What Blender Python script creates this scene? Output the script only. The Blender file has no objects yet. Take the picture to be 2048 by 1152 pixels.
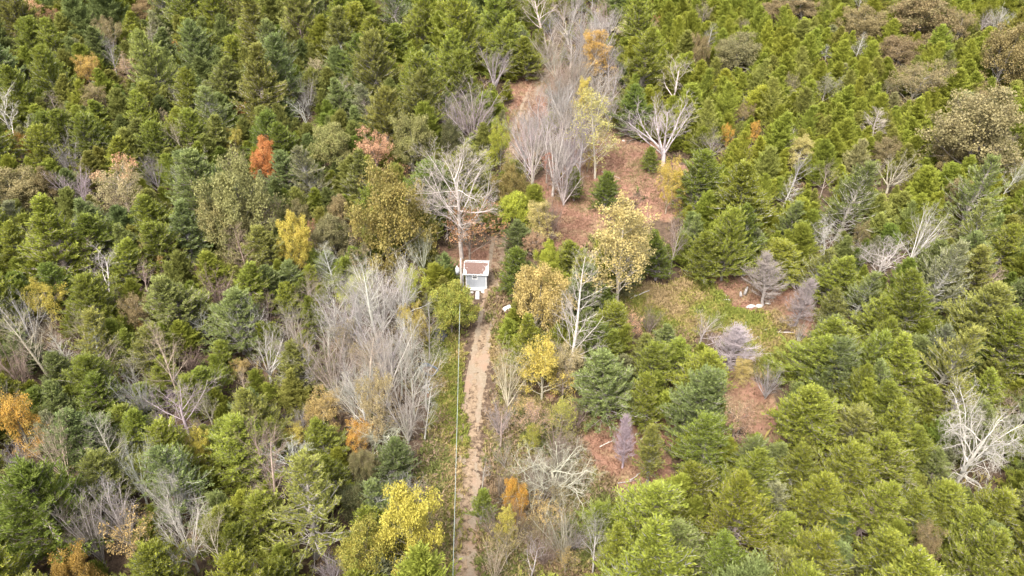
import bpy, math, random
import numpy as np

# ------------------------------------------------------------------ camera, sky, sun, exposure
scene = bpy.context.scene
COL = scene.collection
PITCH = math.radians(38.0)
CAM_H = 60.0
FPX = 1700.0                       # focal length in pixels of the 2048 px wide photograph
cam_data = bpy.data.cameras.new('camera')
cam_data.sensor_width = 36.0
cam_data.lens = 36.0 * FPX / 2048.0
cam_data.clip_start = 0.5
cam_data.clip_end = 4000.0
cam = bpy.data.objects.new('camera', cam_data)
COL.objects.link(cam)
cam.location = (0, 0, CAM_H)
cam.rotation_euler = (math.radians(90) - PITCH, 0, 0)
scene.camera = cam

SUN_ELEV = math.radians(57)
SUN_AZ = math.radians(208)         # compass angle (from +Y, clockwise) the sun stands at
world = bpy.data.worlds.new('World')
scene.world = world
world.use_nodes = True
nt = world.node_tree
nt.nodes.clear()
sky = nt.nodes.new('ShaderNodeTexSky')
sky.sky_type = 'NISHITA'
sky.sun_disc = False
sky.sun_elevation = SUN_ELEV
sky.sun_rotation = SUN_AZ
sky.air_density = 1.0
sky.dust_density = 4.0
sky.ozone_density = 1.0
bg = nt.nodes.new('ShaderNodeBackground')
bg.inputs['Strength'].default_value = 0.15
out = nt.nodes.new('ShaderNodeOutputWorld')
hs = nt.nodes.new('ShaderNodeHueSaturation')          # thin even cloud: the sky is paler than a clear one
hs.inputs['Saturation'].default_value = 0.4
nt.links.new(sky.outputs[0], hs.inputs['Color'])
nt.links.new(hs.outputs[0], bg.inputs[0])
nt.links.new(bg.outputs[0], out.inputs[0])
sun_data = bpy.data.lights.new('sun', 'SUN')
sun_data.energy = 1.5
sun_data.angle = math.radians(22)
sun_data.color = (1.0, 0.95, 0.87)
sun = bpy.data.objects.new('sun', sun_data)
COL.objects.link(sun)
sdir = np.array([math.sin(SUN_AZ) * math.cos(SUN_ELEV), math.cos(SUN_AZ) * math.cos(SUN_ELEV), math.sin(SUN_ELEV)])
import mathutils
sun.rotation_euler = mathutils.Vector((-sdir[0], -sdir[1], -sdir[2])).to_track_quat('-Z', 'Y').to_euler()
sun.location = (0, 0, 200)
scene.view_settings.view_transform = 'Standard'
scene.view_settings.look = 'None'
scene.view_settings.exposure = 2.1
scene.view_settings.gamma = 1.0
scene.view_settings.use_curve_mapping = False
scene.cycles.max_bounces = 5
scene.cycles.diffuse_bounces = 4
scene.cycles.transmission_bounces = 3
scene.cycles.use_adaptive_sampling = True

# ------------------------------------------------------------------ where a point of the photograph lies in the place
SP, CP = math.sin(PITCH), math.cos(PITCH)
def at(px, py, z=0.0):
    """World x, y of the point at height z seen at pixel (px, py) of the 2048 x 1152 photograph."""
    a, b = (px - 1024.0) / FPX, (576.0 - py) / FPX
    dy, dz = CP + b * SP, -SP + b * CP
    t = (z - CAM_H) / dz
    return a * t, dy * t
def project(x, y, z=0.0):
    dep = y * CP - (z - CAM_H) * SP
    return 1024.0 + FPX * x / dep, 576.0 - FPX * (y * SP + (z - CAM_H) * CP) / dep, dep
def height_at(y, py):
    """Height at which a vertical standing at distance y reaches pixel row py."""
    t = (576.0 - py) / FPX
    return CAM_H + y * (t * CP - SP) / (CP + t * SP)

def terrain(x, y):
    return 0.28 * np.sin(x * 0.11 + 1.3) * np.cos(y * 0.083) + 0.14 * np.sin(x * 0.31 + y * 0.21) + 0.05 * np.sin(x * 0.9 - y * 0.77)

# ------------------------------------------------------------------ helpers
def tag(o, label=None, cat=None, group=None, kind=None):
    if label: o['label'] = label
    if cat: o['category'] = cat
    if group: o['group'] = group
    if kind: o['kind'] = kind
    return o
def empty(name, loc, rot=(0, 0, 0), scale=(1, 1, 1)):
    o = bpy.data.objects.new(name, None)
    o.empty_display_size = 0.5
    COL.objects.link(o)
    o.location, o.rotation_euler, o.scale = loc, rot, scale
    return o
def link(name, me, parent=None):
    o = bpy.data.objects.new(name, me)
    COL.objects.link(o)
    if parent is not None: o.parent = parent
    return o
def mesh_np(name, V, F, mat, attrs=None, smooth=False):
    """Mesh from numpy: V (n,3), F a list of (m,k) int arrays."""
    me = bpy.data.meshes.new(name)
    me.vertices.add(len(V))
    me.vertices.foreach_set('co', np.ascontiguousarray(V, dtype=np.float32).ravel())
    loops = np.concatenate([f.ravel() for f in F]).astype(np.int32)
    sizes = np.concatenate([np.full(len(f), f.shape[1], dtype=np.int32) for f in F])
    starts = np.concatenate([[0], np.cumsum(sizes)[:-1]]).astype(np.int32)
    me.loops.add(len(loops))
    me.loops.foreach_set('vertex_index', loops)
    me.polygons.add(len(sizes))
    me.polygons.foreach_set('loop_start', starts)
    me.polygons.foreach_set('loop_total', sizes)
    if smooth: me.polygons.foreach_set('use_smooth', np.ones(len(sizes), dtype=bool))
    for k, v in (attrs or {}).items():
        v = np.asarray(v, dtype=np.float32)
        if v.ndim == 1:
            me.attributes.new(k, 'FLOAT', 'POINT').data.foreach_set('value', v)
        else:
            me.attributes.new(k, 'FLOAT_VECTOR', 'POINT').data.foreach_set('vector', np.ascontiguousarray(v).ravel())
    me.materials.append(mat)
    me.update(calc_edges=True)
    me.validate()
    return me
def unit(v):
    return v / (np.linalg.norm(v, axis=-1, keepdims=True) + 1e-9)
class Box:
    """Collects boxes, tubes and loose quads into ONE mesh."""
    def __init__(s): s.v, s.f = [], []
    def box(s, c, d, rz=0.0, rx=0.0, ry=0.0):
        m = mathutils.Euler((rx, ry, rz)).to_matrix()
        b = len(s.v)
        for sx, sy, sz in ((-1,-1,-1),(1,-1,-1),(1,1,-1),(-1,1,-1),(-1,-1,1),(1,-1,1),(1,1,1),(-1,1,1)):
            p = m @ mathutils.Vector((sx*d[0]/2, sy*d[1]/2, sz*d[2]/2))
            s.v.append((c[0]+p.x, c[1]+p.y, c[2]+p.z))
        for q in ((0,3,2,1),(4,5,6,7),(0,1,5,4),(1,2,6,5),(2,3,7,6),(3,0,4,7)):
            s.f.append(tuple(b+i for i in q))
        return s
    def tube(s, pts, radii, n=8, cap=True):
        base = len(s.v)
        for i, p in enumerate(pts):
            a = np.array(pts[max(i-1, 0)], float); c = np.array(pts[min(i+1, len(pts)-1)], float)
            d = unit(c - a)
            u = unit(np.cross(d, (0, 0, 1.0) if abs(d[2]) < .9 else (1.0, 0, 0))); w = np.cross(d, u)
            for k in range(n):
                t = 2*math.pi*k/n
                q = np.array(p) + radii[i]*(u*math.cos(t) + w*math.sin(t))
                s.v.append(tuple(q))
        for i in range(len(pts)-1):
            for k in range(n):
                k2 = (k+1) % n
                s.f.append((base+i*n+k, base+i*n+k2, base+(i+1)*n+k2, base+(i+1)*n+k))
        if cap:
            s.f.append(tuple(base+k for k in reversed(range(n))))
            s.f.append(tuple(base+(len(pts)-1)*n+k for k in range(n)))
        return s
    def quad(s, a, b, c, d):
        i = len(s.v); s.v += [a, b, c, d]; s.f.append((i, i+1, i+2, i+3)); return s
    def build(s, name, mat, parent=None, smooth=False, bevel=0.0):
        me = bpy.data.meshes.new(name)
        me.from_pydata(s.v, [], s.f)
        me.materials.append(mat)
        if smooth:
            me.polygons.foreach_set('use_smooth', [True]*len(me.polygons))
        me.update()
        o = link(name, me, parent)
        if bevel:
            m = o.modifiers.new('bevel', 'BEVEL'); m.width = bevel; m.segments = 2
        return o

# ------------------------------------------------------------------ materials
def new_mat(name):
    m = bpy.data.materials.new(name); m.use_nodes = True
    t = m.node_tree; t.nodes.clear()
    o = t.nodes.new('ShaderNodeOutputMaterial')
    return m, t, o
def N(t, kind, **kw):
    n = t.nodes.new(kind)
    for k, v in kw.items(): setattr(n, k, v)
    return n
def attr(t, name, kind='GEOMETRY'):
    n = t.nodes.new('ShaderNodeAttribute'); n.attribute_name = name; n.attribute_type = kind; return n
def mixc(t, fac, a, b, mode='MIX'):
    n = t.nodes.new('ShaderNodeMix'); n.data_type = 'RGBA'; n.blend_type = mode
    for sock, v in ((n.inputs[0], fac), (n.inputs[6], a), (n.inputs[7], b)):
        if hasattr(v, 'links'): t.links.new(v, sock)
        else: sock.default_value = v if not isinstance(v, tuple) else (*v, 1)
    return n.outputs[2]
def noise(t, scale, detail=4, rough=.6, vec=None, dist=0.0):
    n = t.nodes.new('ShaderNodeTexNoise'); n.inputs['Scale'].default_value = scale
    n.inputs['Detail'].default_value = detail; n.inputs['Roughness'].default_value = rough
    n.inputs['Distortion'].default_value = dist
    if vec is not None: t.links.new(vec, n.inputs['Vector'])
    return n.outputs['Fac']
def ramp(t, fac, a, b):
    n = t.nodes.new('ShaderNodeMapRange'); n.inputs[1].default_value = a; n.inputs[2].default_value = b
    n.clamp = True; t.links.new(fac, n.inputs[0]); return n.outputs[0]
def math_(t, op, a, b):
    n = t.nodes.new('ShaderNodeMath'); n.operation = op
    for s_, v in ((n.inputs[0], a), (n.inputs[1], b)):
        if hasattr(v, 'links'): t.links.new(v, s_)
        else: s_.default_value = v
    return n.outputs[0]

def foliage_material(name, transl=.3, rough=.55, spec=.25):
    m, t, o = new_mat(name)
    a, b = attr(t, 'tint', 'INSTANCER'), attr(t, 'tint2', 'INSTANCER')
    c = mixc(t, attr(t, 'mix').outputs['Fac'], a.outputs['Color'], b.outputs['Color'])
    c = mixc(t, 1.0, c, attr(t, 'tone').outputs['Color'], 'MULTIPLY')
    p = N(t, 'ShaderNodeBsdfPrincipled'); t.links.new(c, p.inputs['Base Color'])
    p.inputs['Roughness'].default_value = rough
    p.inputs['Specular IOR Level'].default_value = spec
    tr = N(t, 'ShaderNodeBsdfTranslucent'); t.links.new(c, tr.inputs['Color'])
    mx = N(t, 'ShaderNodeMixShader'); mx.inputs[0].default_value = transl
    t.links.new(p.outputs[0], mx.inputs[1]); t.links.new(tr.outputs[0], mx.inputs[2])
    t.links.new(mx.outputs[0], o.inputs[0])
    return m
M_LEAF = foliage_material('leaf_foliage')
M_NEEDLE = foliage_material('cedar_foliage', .30, .6, .2)
def bark_material():
    m, t, o = new_mat('bark')
    a = attr(t, 'tint', 'INSTANCER')
    co = N(t, 'ShaderNodeTexCoord')
    f = noise(t, 3.0, 5, .65, co.outputs['Object'])
    c = mixc(t, ramp(t, f, .3, .7), (.62, .60, .58), (1.15, 1.13, 1.1))
    c = mixc(t, 1.0, a.outputs['Color'], c, 'MULTIPLY')
    c = mixc(t, 1.0, c, attr(t, 'tone').outputs['Color'], 'MULTIPLY')
    p = N(t, 'ShaderNodeBsdfPrincipled'); t.links.new(c, p.inputs['Base Color'])
    p.inputs['Roughness'].default_value = .85; p.inputs['Specular IOR Level'].default_value = .15
    t.links.new(p.outputs[0], o.inputs[0]); return m
M_BARK = bark_material()
def tuft_material():
    m, t, o = new_mat('ground_plants')
    c = attr(t, 'col').outputs['Color']
    p = N(t, 'ShaderNodeBsdfPrincipled'); t.links.new(c, p.inputs['Base Color']); p.inputs['Roughness'].default_value = .7
    p.inputs['Specular IOR Level'].default_value = .15
    tr = N(t, 'ShaderNodeBsdfTranslucent'); t.links.new(c, tr.inputs['Color'])
    mx = N(t, 'ShaderNodeMixShader'); mx.inputs[0].default_value = .25
    t.links.new(p.outputs[0], mx.inputs[1]); t.links.new(tr.outputs[0], mx.inputs[2]); t.links.new(mx.outputs[0], o.inputs[0])
    return m
M_TUFT = tuft_material()
def plain(name, col, col2=None, scale=6.0, rough=.7, metal=0.0, spec=.3, lo=.35, hi=.65, coord='Object', bump=0.0):
    m, t, o = new_mat(name)
    p = N(t, 'ShaderNodeBsdfPrincipled')
    co = N(t, 'ShaderNodeTexCoord')
    f = noise(t, scale, 6, .65, co.outputs[coord])
    c = mixc(t, ramp(t, f, lo, hi), col, col2 or tuple(x*.7 for x in col))
    t.links.new(c, p.inputs['Base Color'])
    p.inputs['Roughness'].default_value = rough; p.inputs['Metallic'].default_value = metal
    p.inputs['Specular IOR Level'].default_value = spec
    if bump:
        b = N(t, 'ShaderNodeBump'); b.inputs['Strength'].default_value = bump; b.inputs['Distance'].default_value = .05
        t.links.new(f, b.inputs['Height']); t.links.new(b.outputs[0], p.inputs['Normal'])
    t.links.new(p.outputs[0], o.inputs[0]); return m
# ------------------------------------------------------------------ ground, track, where grass, red sedge and weeds grow
#            px x, px y, half width px, half height px
GRASS = [(893,700,42,50),(893,775,36,50),(880,840,26,40),(1003,690,22,40),(1008,745,20,30),(1330,625,80,52),(1395,590,60,35),(1500,642,80,26),
         (1540,690,62,40),(1440,640,50,30),(1520,735,36,30),(905,900,30,80),(900,1040,30,80),(1270,600,30,30)]
RED = [(1165,440,45,70),(1260,335,70,60),(1325,385,52,60),(1150,480,34,34),(1440,575,60,30),(1510,590,70,30),(1580,615,60,34),(1255,910,75,60),
       (1205,885,40,45),(1290,970,50,36),(1060,200,34,80),(1040,245,36,36),(1095,140,20,40),(1500,790,44,44),(1530,840,30,40),(872,780,22,18),
       (1110,420,40,60),(1180,330,50,60),(1090,770,30,40),(1340,860,40,30),(940,520,50,30)]
WEEDS = [(1015,880,46,110),(1100,980,110,130),(1000,1070,60,90),(872,950,36,120),(868,1090,40,90),(1060,850,60,60),(1180,1000,60,70),(1090,730,50,70),
         (1000,620,26,60),(1060,640,40,40),(1215,620,50,50),(1180,540,40,30),(1030,560,40,40),(900,590,40,40),(1330,700,60,40),(1230,520,60,50),(1150,1120,110,70),(1040,1140,90,60),(1120,850,60,50)]
TRACK = [(925,1180),(930,1110),(934,1040),(938,960),(940,890),(944,820),(953,760),(964,700),(975,645),(985,590),(991,540),(998,490),(1006,430),(1016,350),(1030,275),(1048,230),(1066,185),(1085,140),(1100,90)]
def blobs(lst):
    res = []
    for px, py, rx, ry in lst:
        x, y = at(px, py)
        dep = project(x, y)[2]
        y0, y1 = at(px, py + ry)[1], at(px, py - ry)[1]
        res.append((x, (y0 + y1) / 2, rx * dep / FPX, (y1 - y0) / 2))
    return res
B_GRASS, B_RED, B_WEED = blobs(GRASS), [(x, y, a*1.18, b*1.12) for x, y, a, b in blobs(RED)], blobs(WEEDS)
def wobble(x, y):
    return .16*np.sin(x*.9+y*.37+.5)+.13*np.sin(x*.43-y*.8+2)+.10*np.sin(x*1.9+y*1.3)+.08*np.sin(2.7*x-3.1*y)
def field(bl, x, y):
    r = np.zeros(np.shape(x))
    for bx, by, rx, ry in bl:
        d = np.sqrt(((x-bx)/rx)**2 + ((y-by)/ry)**2) + wobble(x, y)
        r = np.maximum(r, np.clip((1.25 - d) / .55, 0, 1))
    return r
TP = np.array([at(*p) for p in TRACK])
_t = np.linspace(0, len(TP)-1, 600)
TPX = np.stack([np.interp(_t, np.arange(len(TP)), TP[:, k]) for k in (0, 1)], 1)
for _ in range(12):
    TPX[1:-1] = (TPX[:-2] + TPX[1:-1]*2 + TPX[2:]) / 4
def track_offset(x, y):
    """Signed sideways distance from the middle of the track."""
    xm = np.interp(y, TPX[:, 1], TPX[:, 0])
    sl = np.gradient(TPX[:, 0]) / np.gradient(TPX[:, 1])
    s = np.interp(y, TPX[:, 1], sl)
    return (x - xm) / np.sqrt(1 + s*s)

def ground_material():
    m, t, o = new_mat('ground')
    co = N(t, 'ShaderNodeTexCoord').outputs['Object']
    n1, n2, n3 = noise(t, .35, 6, .65, co), noise(t, 2.2, 6, .7, co), noise(t, 9.0, 4, .7, co)
    c = mixc(t, ramp(t, n2, .35, .65), (.050, .034, .024), (.115, .078, .052))
    c = mixc(t, ramp(t, n3, .60, .72), c, (.17, .125, .08))
    red = mixc(t, ramp(t, n2, .3, .7), (.18, .095, .062), (.25, .142, .10))
    red = mixc(t, ramp(t, n1, .48, .66), red, (.21, .15, .085))
    gr = mixc(t, ramp(t, n2, .35, .65), (.14, .13, .045), (.24, .175, .09))
    wd = mixc(t, ramp(t, n2, .35, .65), (.15, .105, .062), (.25, .18, .115))
    def masked(c, name, col, spread=.5):
        f = math_(t, 'ADD', attr(t, name).outputs['Fac'], math_(t, 'MULTIPLY', math_(t, 'SUBTRACT', n2, .5), spread*2))
        return mixc(t, ramp(t, f, .3, .6), c, col)
    c = masked(c, 'weeds', wd); c = masked(c, 'red', red); c = masked(c, 'grass', gr)
    wear = mixc(t, ramp(t, n2, .3, .7), (.17, .115, .072), (.26, .195, .13))
    c = masked(c, 'wear', wear, .8)
    p = N(t, 'ShaderNodeBsdfPrincipled'); t.links.new(c, p.inputs['Base Color']); p.inputs['Roughness'].default_value = .95
    p.inputs['Specular IOR Level'].default_value = .1
    b = N(t, 'ShaderNodeBump'); b.inputs['Strength'].default_value = .6; b.inputs['Distance'].default_value = .12
    t.links.new(n3, b.inputs['Height']); t.links.new(b.outputs[0], p.inputs['Normal'])
    t.links.new(p.outputs[0], o.inputs[0]); return m
def track_material():
    m, t, o = new_mat('track_dirt')
    co = N(t, 'ShaderNodeTexCoord').outputs['Object']
    n1, n2, n3 = noise(t, .5, 5, .6, co), noise(t, 3.0, 6, .7, co), noise(t, 12.0, 4, .7, co)
    c = mixc(t, ramp(t, n2, .3, .7), (.155, .118, .08), (.23, .185, .135))
    c = mixc(t, ramp(t, n1, .45, .62), c, (.215, .145, .10))
    c = mixc(t, ramp(t, n3, .58, .72), c, (.33, .275, .21))
    p = N(t, 'ShaderNodeBsdfPrincipled'); t.links.new(c, p.inputs['Base Color']); p.inputs['Roughness'].default_value = .95
    p.inputs['Specular IOR Level'].default_value = .1
    t.links.new(p.outputs[0], o.inputs[0]); return m

def make_ground():
    xs = np.concatenate([[-1500, -700, -350, -200], np.arange(-130, 130.1, .7), [200, 350, 700, 1500]])
    ys = np.concatenate([[-600, -200, -60, 0], np.arange(24, 205, .7), [260, 400, 800, 2000]])
    X, Y = np.meshgrid(xs, ys)
    V = np.stack([X, Y, terrain(X, Y)], -1).reshape(-1, 3)
    nx, ny = len(xs), len(ys)
    i = (np.arange(ny-1)[:, None]*nx + np.arange(nx-1)[None]).ravel()
    F = np.stack([i, i+1, i+nx+1, i+nx], 1)
    x, y = V[:, 0], V[:, 1]
    me = mesh_np('ground', V, [F], ground_material(), {'grass': field(B_GRASS, x, y), 'red': field(B_RED, x, y), 'weeds': field(B_WEED, x, y), 'wear': np.where((y > TPX[0, 1]-5) & (y < TPX[-1, 1]), np.exp(-(track_offset(x, y)/1.35)**2)*.58, 0)}, True)
    tag(link('ground', me), kind='structure')
make_ground()

def vnoise(x, y, s, seed):
    x, y = np.asarray(x)*s, np.asarray(y)*s
    xi, yi = np.floor(x), np.floor(y); fx, fy = x-xi, y-yi
    fx, fy = fx*fx*(3-2*fx), fy*fy*(3-2*fy)
    h = lambda a, b: (np.sin(a*127.1 + b*311.7 + seed*74.7)*43758.5453) % 1.0
    return (h(xi, yi)*(1-fx) + h(xi+1, yi)*fx)*(1-fy) + (h(xi, yi+1)*(1-fx) + h(xi+1, yi+1)*fx)*fy - .5
def track_weight(x, y):
    d = track_offset(x, y)
    w = wobble(x*1.7, y*1.7) * .55
    px, py, _ = project(x, y)
    near = np.clip((py - 790) / 120, 0, 1)           # the ruts fade under the grass towards the camera
    far = np.clip((480 - py) / 60, 0, 1)
    wide = np.clip(1 - np.abs(py - 740) / 70, 0, 1)      # bare muddy stretch
    rut = np.exp(-((np.abs(d + .1) - .72) / .34)**2)
    mid = np.exp(-(d / .5)**2)
    fine = .75*vnoise(x, y, .7, 1) + .5*vnoise(x, y, 1.9, 2) + .4*vnoise(x, y, 4.3, 3)
    val = rut*(1 - .24*near - .2*far) + mid*(.05 + .5*wide) + .22*wide*np.exp(-(d/1.1)**2) + w*(.4 + .4*near) + fine*(.8 + .5*near)
    return val
def make_track():
    s = .13
    q = []
    ys = np.arange(TPX[0, 1], TPX[-1, 1], s)
    off = np.arange(-2.4, 2.41, s)
    xm = np.interp(ys, TPX[:, 1], TPX[:, 0])
    X = xm[:, None] + off[None]; Y = np.repeat(ys[:, None], len(off), 1)
    V = np.stack([X, Y, terrain(X, Y) + .03], -1)
    # never under the coarse ground sheet: it is linear between its own vertices
    ny, nx = X.shape
    V = V.reshape(-1, 3)
    i = (np.arange(ny-1)[:, None]*nx + np.arange(nx-1)[None]).ravel()
    F = np.stack([i, i+1, i+nx+1, i+nx], 1)
    c = V[F].mean(1)
    F = F[track_weight(c[:, 0], c[:, 1]) > .58]
    used = np.unique(F); mp = np.zeros(len(V), int); mp[used] = np.arange(len(used))
    me = mesh_np('dirt_track', V[used], [mp[F]], track_material(), None, True)
    tag(link('dirt_track', me), kind='structure')
make_track()

RNG = np.random.default_rng(11)
def make_tufts(name, pts, h, w, cols, label, cat, blades=4, lean=.5):
    """Clumps of blades growing at PTS: one joined mesh (nobody could count them)."""
    n = len(pts)
    P = np.repeat(pts, blades, 0); H = np.repeat(h, blades) * RNG.uniform(.6, 1.25, n*blades); W = np.repeat(w, blades)
    C = .84 * np.repeat(cols, blades, 0) * RNG.uniform(.75, 1.25, (n*blades, 1))
    a = RNG.uniform(0, 2*math.pi, n*blades); l = RNG.uniform(.1, lean*2, n*blades)
    base = P + np.stack([RNG.normal(0, .09, n*blades), RNG.normal(0, .09, n*blades), np.zeros(n*blades)], 1)
    side = np.stack([np.cos(a+1.5), np.sin(a+1.5), np.zeros_like(a)], 1) * W[:, None]
    out_ = np.stack([np.cos(a), np.sin(a), np.zeros_like(a)], 1)
    mid = base + out_*(l*H*.4)[:, None] + np.array([0, 0, 1.])*(H*.6)[:, None]
    tip = base + out_*(l*H)[:, None] + np.array([0, 0, 1.])*(H*np.clip(1.05 - l*.35, .4, 1))[:, None]
    V = np.stack([base, mid + side*.62, tip, mid - side*.62], 1).reshape(-1, 3)
    k = np.arange(n*blades)[:, None]*4
    me = mesh_np(name, V, [k + np.array([[0, 1, 2, 3]])], M_TUFT, {'col': np.repeat(C, 4, 0)})
    return tag(link(name, me), label, cat, kind='stuff')
def scatter(bl, n, keep=.2):
    x, y = [], []
    bl = list(bl); area = np.array([b[2]*b[3] for b in bl]); pick = RNG.choice(len(bl), n, p=area/area.sum())
    B = np.array(bl)[pick]
    r = np.sqrt(RNG.uniform(0, 1.35, n)); a = RNG.uniform(0, 2*math.pi, n)
    x = B[:, 0] + B[:, 2]*r*np.cos(a); y = B[:, 1] + B[:, 3]*r*np.sin(a)
    ok = field(bl, x, y) > RNG.uniform(keep, 1, n)
    return x[ok], y[ok]
def put_plants():
    def go(name, bl, n, hr, wr, pal, label, cat, blades, lean, bare=.5):
        x, y = scatter(bl, n)
        d = track_weight(x, y); px, py, _ = project(x, y)
        ok = ~((d > .5) & (np.abs(track_offset(x, y)) < 2.3) & (RNG.uniform(0, 1, len(x)) > .14))
        ok &= ~((np.abs(x - SHED[0]) < 1.5) & (np.abs(y - SHED[1]) < 1.7))
        x, y = x[ok], y[ok]
        f = np.clip(wobble(x*.6, y*.6)*2 + .5 + RNG.normal(0, .22, len(x)), 0, .999)
        pal = np.array(pal); c = pal[(f*len(pal)).astype(int)]
        make_tufts(name, np.stack([x, y, terrain(x, y)], 1), RNG.uniform(*hr, len(x)), RNG.uniform(*wr, len(x)), c, label, cat, blades, lean)
    go('grass', B_GRASS, 34000, (.18, .5), (.05, .11), [(.17,.19,.035),(.21,.215,.042),(.25,.225,.058),(.30,.235,.085),(.33,.24,.12)], 'green and straw coloured grass in the clearings and along the track', 'grass', 4, .6)
    go('dry_sedge', B_RED, 30000, (.12, .30), (.03, .07), [(.24,.13,.085),(.28,.16,.11),(.22,.13,.08),(.27,.18,.11),(.21,.17,.075)], 'dry reddish sedge over the bare clearings', 'sedge', 3, .6)
    go('weeds', B_WEED, 38000, (.2, .62), (.06, .12), [(.23,.16,.09),(.29,.20,.12),(.20,.18,.055),(.27,.23,.085),(.32,.23,.15),(.15,.16,.045)], 'tall brown and olive weeds beside the track', 'weeds', 5, .55)
SHED = at(953, 583)
def put_undergrowth():
    n = 60000
    x, y = RNG.uniform(-118, 118, n), RNG.uniform(26, 200, n)
    px, py, _ = project(x, y)
    ok = (px > -150) & (px < 2200) & (np.maximum(np.maximum(field(B_GRASS, x, y), field(B_RED, x, y)), field(B_WEED, x, y)) < .3) & (np.abs(track_offset(x, y)) > 1.6)
    ok &= vnoise(x, y, .22, 9) > RNG.uniform(-.75, .15, n)
    ok &= ~((np.abs(x - SHED[0]) < 1.9) & (np.abs(y - SHED[1] - 1) < 2.2))
    x, y = x[ok], y[ok]
    f = np.clip(vnoise(x, y, .5, 4)*1.3 + .5 + RNG.normal(0, .2, len(x)), 0, .999)
    pal = np.array([(.11,.12,.035), (.15,.15,.045), (.19,.15,.07), (.24,.17,.09), (.17,.12,.075), (.28,.22,.07)])
    make_tufts('undergrowth', np.stack([x, y, terrain(x, y)], 1), RNG.uniform(.35, 1.15, len(x)), RNG.uniform(.09, .2, len(x)), pal[(f*len(pal)).astype(int)],
               'low brown and green undergrowth on the forest floor', 'undergrowth', 5, .6)
put_undergrowth()
put_plants()
# ------------------------------------------------------------------ trees: wood and foliage meshes shared by alike trees
def tubes(S, sides=3):
    """S rows: p0(3) p1(3) r0 r1 tone -> verts, faces, tone."""
    S = np.asarray(S, float)
    p0, p1, r0, r1, tn = S[:, :3], S[:, 3:6], S[:, 6], S[:, 7], S[:, 8]
    d = unit(p1 - p0)
    ref = np.where((np.abs(d[:, 2]) < .9)[:, None], np.array([[0, 0, 1.]]), np.array([[1., 0, 0]]))
    u = unit(np.cross(d, ref)); w = np.cross(d, u)
    t = np.arange(sides) * 2*math.pi/sides
    ring = u[:, None]*np.cos(t)[None, :, None] + w[:, None]*np.sin(t)[None, :, None]
    V = np.concatenate([p0[:, None] + ring*r0[:, None, None], p1[:, None] + ring*r1[:, None, None]], 1).reshape(-1, 3)
    n = len(S); b = np.arange(n)[:, None]*2*sides
    F = []
    for k in range(sides):
        k2 = (k+1) % sides
        F.append(b + np.array([[k, k2, sides+k2, sides+k]]))
    return V, np.concatenate(F), np.repeat(tn, 2*sides)
def wood_mesh(name, S, thick=.05):
    S = np.asarray(S, float)
    big = S[:, 6] > thick
    Vs, Fs, T, off = [], [], [], 0
    for part, sides in ((S[big], 7), (S[~big], 3)):
        if len(part):
            V, F, tn = tubes(part, sides)
            Vs.append(V); Fs.append(F + off); T.append(tn); off += len(V)
    T = np.concatenate(T)
    return mesh_np(name, np.concatenate(Vs), [np.concatenate(Fs)], M_BARK, {'tone': np.repeat(T[:, None], 3, 1)})
def blades_mesh(name, P, D, S, L, W, tone, mix, mat):
    """Pointed leaves: base P, direction D, sideways S, length L, half width W."""
    V = np.stack([P, P + D*(L*.45)[:, None] + S*W[:, None], P + D*L[:, None], P + D*(L*.45)[:, None] - S*W[:, None]], 1).reshape(-1, 3)
    k = np.arange(len(P))[:, None]*4
    return mesh_np(name, V, [k + np.array([[0, 1, 2, 3]])], mat, {'tone': np.repeat(np.repeat(tone, 4)[:, None], 3, 1), 'mix': np.repeat(mix, 4)})

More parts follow.
